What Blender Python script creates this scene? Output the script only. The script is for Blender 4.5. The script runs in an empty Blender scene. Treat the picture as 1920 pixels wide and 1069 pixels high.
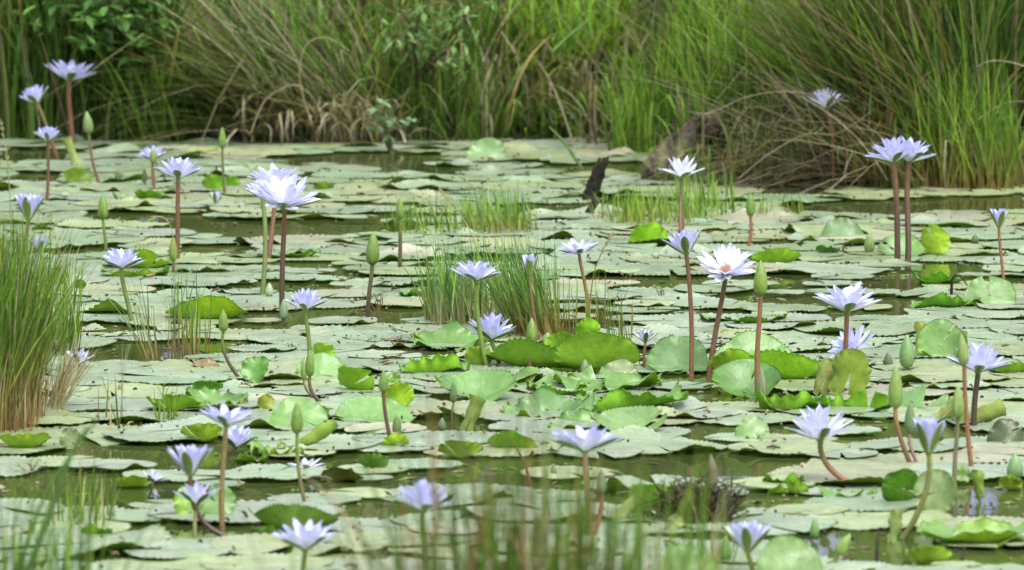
import bpy, math, random
import numpy as np
from mathutils import Vector, Matrix

# ------------------------------------------------------------ camera
F = 12500.0; CX = 960.0; CY = 534.5; CAMH = 1.4; HOR = -580.0
PITCH = math.atan((CY - HOR) / F)
scene = bpy.context.scene
col = scene.collection
cam_d = bpy.data.cameras.new("camera"); cam = bpy.data.objects.new("camera", cam_d); col.objects.link(cam)
cam.location = (0, 0, CAMH); cam.rotation_euler = (math.pi / 2 - PITCH, 0, 0)
cam_d.sensor_width = 36.0; cam_d.lens = 36.0 * F / 1920.0
cam_d.clip_start = 0.5; cam_d.clip_end = 2000
cam_d.dof.use_dof = True; cam_d.dof.focus_distance = 14.2; cam_d.dof.aperture_fstop = 10.5
scene.camera = cam

# ------------------------------------------------------------ sky, sun, exposure
SUN_EL = math.radians(62); SUN_ROT = math.radians(150)
world = bpy.data.worlds.new("World"); scene.world = world; world.use_nodes = True
nt = world.node_tree; nt.nodes.clear()
sky = nt.nodes.new("ShaderNodeTexSky"); sky.sky_type = 'NISHITA'; sky.sun_disc = False
sky.sun_elevation = SUN_EL; sky.sun_rotation = SUN_ROT; sky.dust_density = 4.0; sky.air_density = 1.0; sky.ozone_density = 1.0
hs = nt.nodes.new("ShaderNodeHueSaturation"); hs.inputs['Saturation'].default_value = 0.3   # a thin overcast: the cloud veil takes most of the blue
bg = nt.nodes.new("ShaderNodeBackground"); bg.inputs['Strength'].default_value = 0.15
wo = nt.nodes.new("ShaderNodeOutputWorld")
nt.links.new(sky.outputs[0], hs.inputs['Color']); nt.links.new(hs.outputs[0], bg.inputs['Color']); nt.links.new(bg.outputs[0], wo.inputs[0])
sun_d = bpy.data.lights.new("sun", 'SUN'); sun_d.energy = 0.9; sun_d.angle = math.radians(35); sun_d.color = (1.0, 0.965, 0.9)
sun = bpy.data.objects.new("sun", sun_d); col.objects.link(sun)
sdir = Vector((math.sin(SUN_ROT) * math.cos(SUN_EL), math.cos(SUN_ROT) * math.cos(SUN_EL), math.sin(SUN_EL)))
sun.rotation_euler = sdir.to_track_quat('Z', 'Y').to_euler()
scene.view_settings.view_transform = 'Standard'; scene.view_settings.look = 'None'
scene.view_settings.exposure = 1.35; scene.view_settings.gamma = 1.0
scene.render.engine = 'CYCLES'
scene.cycles.use_denoising = True
scene.cycles.max_bounces = 6; scene.cycles.diffuse_bounces = 3; scene.cycles.glossy_bounces = 3; scene.cycles.transmission_bounces = 3
scene.cycles.sample_clamp_indirect = 4.0

R = random.Random(11); NR = np.random.default_rng(7)

# ------------------------------------------------------------ pixels <-> metres
cp, sp = math.cos(PITCH), math.sin(PITCH)
def ray(px, py):
    a = (px - CX) / F; b = -(py - CY) / F
    return Vector((a, cp + b * sp, -sp + b * cp))
def onz(px, py, z=0.0):
    d = ray(px, py); t = (z - CAMH) / d.z
    return Vector((d.x * t, d.y * t, z))
def ony(px, py, Y):
    d = ray(px, py); t = Y / d.y
    return Vector((d.x * t, Y, CAMH + d.z * t))
def proj(x, y, z=0.0):
    zz = z - CAMH; dep = y * cp - zz * sp; up = y * sp + zz * cp
    return CX + F * x / dep, CY - F * up / dep
def ppm(Y): return F / (Y * 1.005)                     # pixels per metre at that distance

# ------------------------------------------------------------ materials
def newmat(name):
    m = bpy.data.materials.new(name); m.use_nodes = True
    t = m.node_tree; t.nodes.clear()
    return m, t, (lambda k: t.nodes.new(k)), (lambda a, b: t.links.new(a, b))

def attr_mat(name, rough=0.5, trans=0.25, spec=0.4, noise=0.25, nscale=60.0, bump=0.0, bscale=80.0, tint=(1, 1, 1)):
    """colour comes from the mesh (attribute Col), broken up by noise; a share of the light passes through"""
    m, t, N, L = newmat(name)
    at = N("ShaderNodeAttribute"); at.attribute_name = "Col"
    tc = N("ShaderNodeTexCoord")
    nz = N("ShaderNodeTexNoise"); nz.inputs['Scale'].default_value = nscale; nz.inputs['Detail'].default_value = 4
    L(tc.outputs['Object'], nz.inputs['Vector'])
    mr = N("ShaderNodeMapRange"); mr.inputs['From Min'].default_value = 0.3; mr.inputs['From Max'].default_value = 0.7
    mr.inputs['To Min'].default_value = 1 - noise; mr.inputs['To Max'].default_value = 1 + noise
    L(nz.outputs['Fac'], mr.inputs['Value'])
    vm = N("ShaderNodeVectorMath"); vm.operation = 'SCALE'
    L(at.outputs['Color'], vm.inputs[0]); L(mr.outputs[0], vm.inputs['Scale'])
    pb = N("ShaderNodeBsdfPrincipled"); pb.inputs['Roughness'].default_value = rough
    pb.inputs['Specular IOR Level'].default_value = spec
    L(vm.outputs[0], pb.inputs['Base Color'])
    out = N("ShaderNodeOutputMaterial")
    if bump:
        n2 = N("ShaderNodeTexNoise"); n2.inputs['Scale'].default_value = bscale; n2.inputs['Detail'].default_value = 3
        L(tc.outputs['Object'], n2.inputs['Vector'])
        bp = N("ShaderNodeBump"); bp.inputs['Strength'].default_value = bump; bp.inputs['Distance'].default_value = 0.004
        L(n2.outputs['Fac'], bp.inputs['Height']); L(bp.outputs[0], pb.inputs['Normal'])
    if trans > 0:
        tr = N("ShaderNodeBsdfTranslucent"); v2 = N("ShaderNodeVectorMath"); v2.operation = 'MULTIPLY'
        v2.inputs[1].default_value = tint; L(vm.outputs[0], v2.inputs[0]); L(v2.outputs[0], tr.inputs['Color'])
        mx = N("ShaderNodeMixShader"); mx.inputs[0].default_value = trans
        L(pb.outputs[0], mx.inputs[1]); L(tr.outputs[0], mx.inputs[2]); L(mx.outputs[0], out.inputs[0])
    else:
        L(pb.outputs[0], out.inputs[0])
    return m

def pad_mat(name, top=True, fresh=False):
    m, t, N, L = newmat(name)
    at = N("ShaderNodeAttribute"); at.attribute_name = "Col"
    lf = N("ShaderNodeAttribute"); lf.attribute_name = "leaf"      # leaf coordinates, metres from the leaf's navel (+ random z per leaf)
    def noise(sc, det=4, rg=0.6, dist=0.0):
        n = N("ShaderNodeTexNoise"); n.inputs['Scale'].default_value = sc; n.inputs['Detail'].default_value = det
        n.inputs['Roughness'].default_value = rg; n.inputs['Distortion'].default_value = dist
        L(lf.outputs['Vector'], n.inputs['Vector']); return n.outputs['Fac']
    def rng(src, a, b, c, d):
        r = N("ShaderNodeMapRange"); r.inputs['From Min'].default_value = a; r.inputs['From Max'].default_value = b
        r.inputs['To Min'].default_value = c; r.inputs['To Max'].default_value = d; L(src, r.inputs['Value']); return r.outputs[0]
    def mix(fac, a, b, mode='MIX'):
        x = N("ShaderNodeMix"); x.data_type = 'RGBA'; x.blend_type = mode
        if isinstance(fac, float): x.inputs[0].default_value = fac
        else: L(fac, x.inputs[0])
        if isinstance(a, tuple): x.inputs[6].default_value = a
        else: L(a, x.inputs[6])
        if isinstance(b, tuple): x.inputs[7].default_value = b
        else: L(b, x.inputs[7])
        return x.outputs[2]
    base = at.outputs['Color']
    # radial veins
    sx = N("ShaderNodeSeparateXYZ"); L(lf.outputs['Vector'], sx.inputs[0])
    an = N("ShaderNodeMath"); an.operation = 'ARCTAN2'; L(sx.outputs['Y'], an.inputs[0]); L(sx.outputs['X'], an.inputs[1])
    am = N("ShaderNodeMath"); am.operation = 'MULTIPLY'; am.inputs[1].default_value = 11.0; L(an.outputs[0], am.inputs[0])
    nn = N("ShaderNodeMath"); nn.operation = 'MULTIPLY_ADD'; nn.inputs[1].default_value = 7.0; L(noise(16, 3), nn.inputs[0]); L(am.outputs[0], nn.inputs[2])
    si = N("ShaderNodeMath"); si.operation = 'SINE'; L(nn.outputs[0], si.inputs[0])
    ab = N("ShaderNodeMath"); ab.operation = 'ABSOLUTE'; L(si.outputs[0], ab.inputs[0])
    vein = rng(ab.outputs[0], 0.0, 0.22, 1.0, 0.0)
    # broad tone, blotches, specks
    v1 = N("ShaderNodeVectorMath"); v1.operation = 'SCALE'; L(base, v1.inputs[0]); L(rng(noise(9, 5), 0.3, 0.7, 0.78, 1.2), v1.inputs['Scale'])
    v3 = N("ShaderNodeVectorMath"); v3.operation = 'SCALE'; L(v1.outputs[0], v3.inputs[0]); L(rng(noise(70, 5, 0.7), 0.3, 0.7, 0.8, 1.18), v3.inputs['Scale'])
    c = v3.outputs[0]
    if fresh:
        c = mix(rng(vein, 0, 1, 0, 0.12), c, (0.36, 0.5, 0.22, 1))
        c = mix(rng(noise(120, 3, 0.6), 0.68, 0.73, 0, 0.7), c, (0.08, 0.07, 0.03, 1))
    elif top:
        c = mix(rng(vein, 0, 1, 0, 0.06), c, (0.5, 0.6, 0.34, 1))
        c = mix(rng(noise(17, 6, 0.65, 0.6), 0.56, 0.70, 0, 0.5), c, (0.46, 0.45, 0.29, 1))      # yellowing patches
        c = mix(rng(noise(34, 5, 0.7, 0.4), 0.56, 0.68, 0, 0.62), c, (0.30, 0.25, 0.17, 1))
        c = mix(rng(noise(21, 6, 0.7, 0.8), 0.60, 0.66, 0, 0.55), c, (0.40, 0.33, 0.33, 1))     # pinkish grey, where the leaf is dying      # brown algae film
        c = mix(rng(noise(120, 3, 0.6), 0.63, 0.69, 0, 0.8), c, (0.06, 0.055, 0.03, 1))      # specks of dirt
    else:
        c = mix(rng(vein, 0, 1, 0, 0.05), c, (0.45, 0.55, 0.18, 1))
        c = mix(rng(noise(40, 5), 0.6, 0.72, 0, 0.5), c, (0.2, 0.2, 0.05, 1))
        vo = N("ShaderNodeTexVoronoi"); vo.feature = 'DISTANCE_TO_EDGE'; vo.inputs['Scale'].default_value = 110; L(lf.outputs['Vector'], vo.inputs['Vector'])
        c = mix(rng(vo.outputs['Distance'], 0, 0.09, 0.18, 0.0), c, (0.42, 0.52, 0.16, 1))
    pb = N("ShaderNodeBsdfPrincipled"); L(c, pb.inputs['Base Color'])
    pb.inputs['Roughness'].default_value = 0.42 if top else 0.5
    if top: L(rng(noise(22, 4), 0.35, 0.65, 0.28, 0.46), pb.inputs['Roughness'])
    pb.inputs['Specular IOR Level'].default_value = 0.5 if top else 0.2
    # relief
    h1 = N("ShaderNodeMath"); h1.operation = 'MULTIPLY_ADD'; h1.inputs[1].default_value = -0.08; h1.inputs[1].default_value = -0.08 if top else 0.0; L(vein, h1.inputs[0]); L(noise(26, 4), h1.inputs[2])
    bp = N("ShaderNodeBump"); bp.inputs['Strength'].default_value = 0.45; bp.inputs['Distance'].default_value = 0.006
    L(h1.outputs[0], bp.inputs['Height']); L(bp.outputs[0], pb.inputs['Normal'])
    tr = N("ShaderNodeBsdfTranslucent"); tv = N("ShaderNodeVectorMath"); tv.operation = 'MULTIPLY'; tv.inputs[1].default_value = (1.1, 1.25, 0.5)
    L(c, tv.inputs[0]); L(tv.outputs[0], tr.inputs['Color'])
    mx = N("ShaderNodeMixShader"); mx.inputs[0].default_value = 0.12 if top else 0.42
    L(pb.outputs[0], mx.inputs[1]); L(tr.outputs[0], mx.inputs[2])
    out = N("ShaderNodeOutputMaterial"); L(mx.outputs[0], out.inputs[0])
    return m

M_blade = attr_mat("grass_blade", 0.5, 0.36, 0.18, 0.22, 40.0, tint=(1.1, 1.15, .6))
M_petal = attr_mat("petal", 0.55, 0.35, 0.25, 0.05, 90.0, tint=(1, 1, 1.02))
M_sepal = attr_mat("sepal", 0.42, 0.12, 0.4, 0.14, 160.0, 0.15, 220.0)
M_stem = attr_mat("lily_stem", 0.38, 0.0, 0.45, 0.2, 90.0, 0.2, 260.0)
M_stamen = attr_mat("stamen", 0.6, 0.2, 0.2, 0.1, 90.0)
M_bud = attr_mat("bud_green", 0.4, 0.05, 0.45, 0.16, 120.0, 0.15, 240.0)
M_bark = attr_mat("bark", 0.85, 0.0, 0.2, 0.45, 45.0, 0.9, 70.0)
M_leaf = attr_mat("shrub_leaf", 0.4, 0.3, 0.4, 0.2, 60.0)
M_ptop = pad_mat("pad_upper_side", True)
M_pund = pad_mat("pad_underside", False)
M_pnew = pad_mat("pad_upper_side_young", True, True)

def water_mat():
    m, t, N, L = newmat("pond_water")
    tc = N("ShaderNodeTexCoord"); mp = N("ShaderNodeMapping"); mp.inputs['Scale'].default_value = (1, 0.55, 1); L(tc.outputs['Object'], mp.inputs[0])
    n1 = N("ShaderNodeTexNoise"); n1.inputs['Scale'].default_value = 22; n1.inputs['Detail'].default_value = 3; L(mp.outputs[0], n1.inputs['Vector'])
    bp = N("ShaderNodeBump"); bp.inputs['Strength'].default_value = 0.10; bp.inputs['Distance'].default_value = 0.006; L(n1.outputs['Fac'], bp.inputs['Height'])
    n2 = N("ShaderNodeTexNoise"); n2.inputs['Scale'].default_value = 2.2; n2.inputs['Detail'].default_value = 4; L(tc.outputs['Object'], n2.inputs['Vector'])
    cr = N("ShaderNodeValToRGB"); cr.color_ramp.elements[0].position = 0.35; cr.color_ramp.elements[1].position = 0.7
    cr.color_ramp.elements[0].color = (0.030, 0.042, 0.012, 1); cr.color_ramp.elements[1].color = (0.066, 0.085, 0.025, 1)
    L(n2.outputs['Fac'], cr.inputs[0])
    pb = N("ShaderNodeBsdfPrincipled"); pb.inputs['Roughness'].default_value = 0.04; pb.inputs['IOR'].default_value = 1.33
    L(cr.outputs[0], pb.inputs['Base Color']); L(bp.outputs[0], pb.inputs['Normal'])
    out = N("ShaderNodeOutputMaterial"); L(pb.outputs[0], out.inputs[0]); return m
def ground_mat():
    m, t, N, L = newmat("bank_soil")
    tc = N("ShaderNodeTexCoord")
    n1 = N("ShaderNodeTexNoise"); n1.inputs['Scale'].default_value = 6; n1.inputs['Detail'].default_value = 8; L(tc.outputs['Object'], n1.inputs['Vector'])
    cr = N("ShaderNodeValToRGB"); cr.color_ramp.elements[0].color = (0.02, 0.016, 0.008, 1); cr.color_ramp.elements[1].color = (0.05, 0.06, 0.02, 1)
    cr.color_ramp.elements[0].position = 0.4; cr.color_ramp.elements[1].position = 0.65
    L(n1.outputs['Fac'], cr.inputs[0])
    pb = N("ShaderNodeBsdfPrincipled"); pb.inputs['Roughness'].default_value = 0.9; L(cr.outputs[0], pb.inputs['Base Color'])
    bp = N("ShaderNodeBump"); bp.inputs['Strength'].default_value = 0.8; bp.inputs['Distance'].default_value = 0.03; L(n1.outputs['Fac'], bp.inputs['Height']); L(bp.outputs[0], pb.inputs['Normal'])
    out = N("ShaderNodeOutputMaterial"); L(pb.outputs[0], out.inputs[0]); return m
M_water = water_mat(); M_ground = ground_mat()

# ------------------------------------------------------------ mesh helpers
def mesh_np(name, V, Q, cols=None, mats=None, mi=None, leaf=None, smooth=True):
    V = np.asarray(V, dtype=np.float32); Q = np.asarray(Q, dtype=np.int32)
    me = bpy.data.meshes.new(name); me.vertices.add(len(V)); me.vertices.foreach_set("co", V.ravel())
    k = Q.shape[1]
    me.loops.add(Q.size); me.loops.foreach_set("vertex_index", Q.ravel())
    me.polygons.add(len(Q)); me.polygons.foreach_set("loop_start", np.arange(0, Q.size, k, dtype=np.int32))
    if mi is not None: me.polygons.foreach_set("material_index", np.asarray(mi, dtype=np.int32))
    if smooth: me.polygons.foreach_set("use_smooth", np.ones(len(Q), dtype=bool))
    if cols is not None:
        a = me.attributes.new("Col", 'FLOAT_COLOR', 'POINT')
        c = np.ones((len(V), 4), dtype=np.float32); c[:, :3] = cols; a.data.foreach_set("color", c.ravel())
    if leaf is not None:
        a = me.attributes.new("leaf", 'FLOAT_VECTOR', 'POINT'); a.data.foreach_set("vector", np.asarray(leaf, dtype=np.float32).ravel())
    for m in (mats or []): me.materials.append(m)
    me.update(calc_edges=True); me.validate()
    return me
def link(name, me, parent=None, loc=None):
    o = bpy.data.objects.new(name, me); col.objects.link(o)
    if loc is not None: o.location = loc
    if parent is not None: o.parent = parent
    return o
def tag(o, label=None, cat=None, group=None, kind=None):
    if label: o["label"] = label
    if cat: o["category"] = cat
    if group: o["group"] = group
    if kind: o["kind"] = kind
    return o
def empty(name, loc):
    o = bpy.data.objects.new(name, None); o.empty_display_size = 0.02; o.location = loc; col.objects.link(o); return o
def grid_faces(nu, nv, off=0, wrap=False):
    q = []
    for i in range(nu - 1):
        for j in range(nv if wrap else nv - 1):
            a = off + i * nv + j; b = off + i * nv + (j + 1) % nv
            q.append((a, b, b + nv, a + nv))
    return q
def tube(pts, rads, c0, c1, ns=8, cpow=1.0):
    """tapered tube along pts; colour runs c0 -> c1"""
    P = np.array([tuple(p) for p in pts]); n = len(P); V = []; C = []
    T = np.gradient(P, axis=0); T /= np.linalg.norm(T, axis=1)[:, None] + 1e-9
    ref = np.array((0.31, 0.95, 0.05)); c0 = np.array(c0); c1 = np.array(c1)
    for i in range(n):
        a = np.cross(T[i], ref); a /= np.linalg.norm(a) + 1e-9; b = np.cross(T[i], a)
        for k in range(ns):
            an = 2 * math.pi * k / ns
            V.append(P[i] + rads[i] * (a * math.cos(an) + b * math.sin(an))); C.append(c0 + (c1 - c0) * (i / (n - 1)) ** cpow)
    return np.array(V), np.array(grid_faces(n, ns, 0, True)), np.array(C)
def bez(p0, p1, p2, p3, n):
    out = []
    for i in range(n):
        t = i / (n - 1); s = 1 - t
        out.append(p0 * s**3 + p1 * 3 * s * s * t + p2 * 3 * s * t * t + p3 * t**3)
    return out
class Bag:
    def __init__(s): s.V = []; s.Q = []; s.C = []; s.n = 0
    def add(s, V, Q, C):
        s.V.append(np.asarray(V)); s.Q.append(np.asarray(Q) + s.n); s.C.append(np.asarray(C)); s.n += len(V)
    def mesh(s, name, mat, smooth=True):
        return mesh_np(name, np.concatenate(s.V), np.concatenate(s.Q), np.concatenate(s.C), [mat], None, None, smooth)

# ------------------------------------------------------------ grass blades, all at once
def blades(base, length, width, az, lean, curve, cb, ct, seg=6, kink=None, kang=None, wob=0.0, zmin=0.002, power=1.5):
    """base (n,3); az/lean/curve (n,); cb, ct (n,3) colours at foot and tip"""
    n = len(base); P = np.zeros((n, seg + 1, 3)); P[:, 0] = base
    tw = NR.uniform(-0.9, 0.9, n) + math.pi / 2
    wa = az.copy()
    for i in range(seg):
        t = (i + 0.5) / seg
        a = lean + curve * t ** power
        if kink is not None: a = a + np.where(t > kink, kang, 0)
        wa = wa + NR.normal(0, 1, n) * wob
        d = np.stack([np.sin(a) * np.cos(wa), np.sin(a) * np.sin(wa), np.cos(a)], 1)
        P[:, i + 1] = P[:, i] + d * (length / seg)[:, None]
    P[:, 1:, 2] = np.maximum(P[:, 1:, 2], zmin + base[:, None, 2] * 0)
    sa = az + tw
    side = np.stack([np.cos(sa), np.sin(sa), NR.uniform(-0.2, 0.2, n)], 1)
    V = np.zeros((n, seg + 1, 2, 3)); C = np.zeros((n, seg + 1, 2, 3))
    for i in range(seg + 1):
        t = i / seg
        w = (width * (0.35 if t == 0 and False else 1) * (1 - t ** 2.2) * 0.5 + width * 0.03)[:, None] * side
        V[:, i, 0] = P[:, i] - w; V[:, i, 1] = P[:, i] + w
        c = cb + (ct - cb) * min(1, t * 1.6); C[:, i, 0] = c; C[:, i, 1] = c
    V = V.reshape(-1, 3); C = C.reshape(-1, 3)
    idx = np.arange(n)[:, None] * (seg + 1) * 2 + np.arange(seg)[None, :] * 2
    Q = np.stack([idx, idx + 1, idx + 3, idx + 2], -1).reshape(-1, 4)
    return V, Q, C

GREEN = [(0.055, 0.13, 0.022), (0.07, 0.17, 0.03), (0.10, 0.20, 0.035), (0.045, 0.11, 0.03), (0.12, 0.21, 0.05)]; GREEN = [(q[0] * 1.45, q[1] * 1.26, q[2] * 1.0) for q in GREEN]
LIME = [(0.13, 0.29, 0.035), (0.16, 0.32, 0.05), (0.10, 0.25, 0.03), (0.20, 0.34, 0.07)]; LIME = [(q[0] * 1.4, q[1] * 1.18, q[2] * 0.95) for q in LIME]
DARK = [(0.03, 0.08, 0.018), (0.04, 0.10, 0.02), (0.05, 0.115, 0.03), (0.06, 0.12, 0.025)]; DARK = [(q[0] * 1.3, q[1] * 1.0, q[2] * 0.9) for q in DARK]
DRY = [(0.22, 0.17, 0.10), (0.27, 0.23, 0.15), (0.17, 0.12, 0.07), (0.30, 0.27, 0.19), (0.14, 0.10, 0.06)]; DRY = [tuple(v * 1.15 for v in q) for q in DRY]
GREY = [(0.26, 0.23, 0.15), (0.20, 0.18, 0.11), (0.33, 0.30, 0.22), (0.15, 0.13, 0.08), (0.22, 0.22, 0.11)]; GREY = [tuple(v * 1.1 for v in q) for q in GREY]
RUST = [(0.19, 0.11, 0.04), (0.24, 0.15, 0.055), (0.15, 0.09, 0.03), (0.30, 0.22, 0.09)]; RUST = [tuple(v * 1.1 for v in q) for q in RUST]
COOL = [(.065, .17, .05), (.09, .21, .07), (.05, .13, .04), (.12, .25, .09), (.15, .27, .08)]
STRAW = [(0.42, 0.36, 0.19), (0.36, 0.32, 0.16), (0.48, 0.43, 0.26)]; COOL = [(.065, .17, .05), (.09, .21, .07), (.05, .13, .04), (.12, .25, .09), (.15, .27, .08)]
STRAW = [tuple(v * 1.05 for v in q) for q in STRAW]
def pick(pal, n, jit=0.18):
    p = np.array(pal)[NR.integers(0, len(pal), n)]
    return p * NR.uniform(1 - jit, 1 + jit, (n, 1))
def mixpal(pals, wts, n):
    k = NR.choice(len(pals), n, p=np.array(wts) / sum(wts)); out = np.zeros((n, 3))
    for i, p in enumerate(pals):
        s = k == i; out[s] = pick(p, s.sum())
    return out
# ============================================================ THE SETTING
def bankY(x):
    s = 1 / (1 + math.exp(-(x - 0.48) * 14.0))
    return 20.75 - 1.9 * s + 0.10 * math.sin(3.1 * x + 0.6) + 0.05 * math.sin(9.0 * x)
def groundZ(x, y):
    b = bankY(max(-8, min(8, x)))
    far = y - b; near = 8.2 + 0.1 * math.sin(2 * x) - y; sid = abs(x) - 11
    e = max(far, near, sid)
    if e < 0: return max(-0.4, e * 0.9) - 0.0
    if near == e: return min(0.12, near * 0.3)
    return min(1.5, 0.42 * e) * (1 + 0.08 * math.sin(3 * x + y * 2)) + 0.02 * math.sin(17 * x) * min(1, e)
gx = np.unique(np.concatenate([np.linspace(-3.5, 3.5, 71), np.linspace(-14, 14, 57), np.linspace(-180, 180, 25)]))
gy = np.unique(np.concatenate([np.linspace(17.5, 23, 56), np.linspace(5, 29, 61), np.linspace(-60, 300, 25)]))
GV = [(x, y, groundZ(x, y)) for x in gx for y in gy]
g = link("ground", mesh_np("ground", GV, np.array(grid_faces(len(gx), len(gy)))[:, ::-1], None, [M_ground])); tag(g, "dark soil of the pond bed and its banks", "ground", kind="structure")
wv = [(-12, 7, 0), (12, 7, 0), (12, 21.6, 0), (-12, 21.6, 0)]
w = link("water", mesh_np("water", wv, [(0, 1, 2, 3)], None, [M_water])); tag(w, "dark still pond water between the lily pads", "water", kind="structure")

# ============================================================ THE FAR BANK
def clump(name, label, cat, cx, cy, rx, ry, n, L0, L1, w0, w1, az, azs, lean, leans, curve, curves, pals, wts, tips=None, kinkp=0.0, group=None, kind=None, zoff=0.0, seg=6, wob=0.05, footdark=0.6, footcol=None, onground=True, radial=0.0, power=1.5):
    """a tussock of grass rooted in an ellipse of ground: az = heading of the lean (radians), azs its spread; radial>0 makes blades lean outward"""
    th = NR.uniform(0, 2 * math.pi, n); rr = np.sqrt(NR.uniform(0, 1, n))
    bx = cx + rx * rr * np.cos(th); by = cy + ry * rr * np.sin(th)
    bz = np.array([max(groundZ(float(a), float(b)), -0.03) for a, b in zip(bx, by)]) if onground else np.full(n, -0.01)
    A = az + NR.normal(0, azs, n)
    if radial > 0:
        sw = NR.uniform(0, 1, n) < radial; A = np.where(sw, th + NR.normal(0, 0.5, n), A)
    Ln = NR.uniform(L0, L1, n); W = NR.uniform(w0, w1, n)
    le = lean + NR.normal(0, leans, n); cu = curve + NR.normal(0, curves, n)
    ct = mixpal(pals, wts, n)
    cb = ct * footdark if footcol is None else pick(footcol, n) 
    if tips is not None:
        s = NR.uniform(0, 1, n) < 0.3; ct[s] = pick(tips, s.sum())
    kk = ka = None
    if kinkp > 0:
        kk = np.where(NR.uniform(0, 1, n) < kinkp, NR.uniform(0.3, 0.75, n), 2.0); ka = NR.uniform(0.8, 1.9, n)
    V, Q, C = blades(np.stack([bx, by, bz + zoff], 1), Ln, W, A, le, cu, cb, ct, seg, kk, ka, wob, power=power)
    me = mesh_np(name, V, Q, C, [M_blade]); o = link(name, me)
    tag(o, label, cat, group, kind); return o
PI = math.pi; LEFT = PI; TOCAM = -PI / 2; RIGHT = 0.0
def bx_(px, py): p = onz(px, py); return p.x, p.y

# one mass of mixed grass over the whole far bank
n = 19000
X = NR.uniform(-4.6, 4.6, n); T = NR.uniform(0, 1, n) ** 1.15 * 2.8
Yb = np.array([bankY(float(a)) for a in X]) + 0.05 + T
Z = np.array([max(0, groundZ(float(a), float(b))) for a, b in zip(X, Yb)])
lime = np.sin(X * 1.9 - .2) + .5 * np.sin(X * 6 + 3 * Yb); ph = np.sin(X * 2.3 + 1.2) + 0.7 * np.sin(X * 5.1) + 0.5 * np.sin(Yb * 4 + X * 3)
ct = mixpal([GREEN, DARK, LIME, DRY, GREY], [4, 3.2, 1.4, 1.2, 0.9], n)
lm_ = lime > .45; ct[lm_] = mixpal([LIME, GREEN, DRY], [4, 3, .8], n)[lm_]; br = ph > 1.0; ct[br] = mixpal([DRY, RUST, GREEN, DARK], [2.2, 1.2, 3, 2], n)[br]
hol = np.sin(X * 3.7 + 1) + np.sin(X * 7.3 + Yb * 2.2) > 1.15; Z = np.where(hol & (NR.uniform(0, 1, n) < .8), -.6, Z)     # dark hollows where little grows
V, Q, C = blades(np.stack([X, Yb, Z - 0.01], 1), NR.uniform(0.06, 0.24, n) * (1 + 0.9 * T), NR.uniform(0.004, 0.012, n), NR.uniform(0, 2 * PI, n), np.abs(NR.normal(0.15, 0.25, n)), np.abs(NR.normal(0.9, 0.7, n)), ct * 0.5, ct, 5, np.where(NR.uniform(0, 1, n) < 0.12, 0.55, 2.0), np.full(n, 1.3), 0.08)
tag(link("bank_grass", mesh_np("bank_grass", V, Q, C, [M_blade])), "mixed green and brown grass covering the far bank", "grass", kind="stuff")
# tall growth further back, seen mostly in the water
n = 9000
X = NR.uniform(-8, 8, n); Yb = NR.uniform(22.5, 26, n)
Z = np.array([groundZ(float(a), float(b)) for a, b in zip(X, Yb)]); ct = mixpal([DARK, GREEN, DRY], [5, 3, 1], n)
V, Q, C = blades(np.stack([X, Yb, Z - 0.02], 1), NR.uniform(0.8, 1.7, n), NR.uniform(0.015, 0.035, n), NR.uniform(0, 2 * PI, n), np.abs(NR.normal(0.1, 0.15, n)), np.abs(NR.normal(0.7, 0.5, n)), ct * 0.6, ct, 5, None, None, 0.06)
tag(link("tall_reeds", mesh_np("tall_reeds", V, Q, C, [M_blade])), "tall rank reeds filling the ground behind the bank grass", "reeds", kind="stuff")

bank = []
def sedge(label, px, dy, rxm, rym, n, *a, **k):
    """tussock at pixel column px, dy metres behind the water's edge"""
    x = (px - CX) / ppm(20.0) ; x = (px - CX) * (bankY(x) + dy) * 1.005 / F
    a = list(a); a[2] *= 1.2; a[3] *= 1.6
    return clump(k.pop('name', "sedge_tussock"), label, k.pop('cat', "tussock"), x, bankY(x) + dy, rxm, rym, int(n * .72), *a, **k)
# left edge: long hanging green blades
sedge("curtain of long upright green blades at the left edge of the far bank", 40, 0.12, .33, .2, 1300, .45, .95, .004, .009, LEFT, 2.5, .05, .12, .55, .5, [GREEN, DARK, DRY], [5, 4, 1], name="reed_clump", cat="reeds", wob=.04)
sedge("second stand of green blades under the leafy shrub, left of the arching sedge", 165, 0.04, .28, .14, 800, .25, .6, .004, .008, LEFT, 2.5, .05, .15, .6, .5, [DARK, GREEN, DRY], [5, 3, 1.2], name="reed_clump", cat="reeds")
sedge("short bright green blades fanning out between shrub and arching sedge", 320, 0.05, .18, .1, 300, .2, .42, .005, .009, 2.4, .8, .35, .25, .5, .3, [GREEN, LIME], [3, 2])
# the arching sedge with its skirt of dead blades
sedge("big tussock of grey-green arching sedge sweeping left over the water", 600, 0.02, .26, .16, 900, .5, .95, .0035, .006, 3.05, .4, .85, .28, .75, .35, [GREEN, DARK, GREY, RUST], [4.4, 2.6, 1.8, .6], tips=GREY, kinkp=.06, power=1.1, zoff=.02)
sedge("upper dome of the arching sedge, brown and grey blades bent every way", 610, 0.2, .26, .16, 380, .3, .6, .004, .007, 2.6, 1.2, .35, .35, 1.5, .6, [DRY, GREY, GREEN, DARK], [1.5, 1.0, 3.6, 1.6], kinkp=.25)
sedge("skirt of dead grey blades hanging to the water under the arching sedge", 600, -0.06, .26, .07, 300, .2, .36, .004, .008, -1.9, .9, .15, .25, 1.9, .5, [GREY, DRY], [3, 2], kinkp=.35, name="dead_grass", cat="dead grass")
sedge("thin fan of dead stalks standing out right of the arching sedge", 705, 0.0, .10, .06, 90, .15, .34, .003, .006, -.4, .6, .5, .3, 1.5, .5, [GREY, DRY, GREEN], [2, 2, 1.2], name="dead_grass", cat="dead grass", kinkp=.3)
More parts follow.
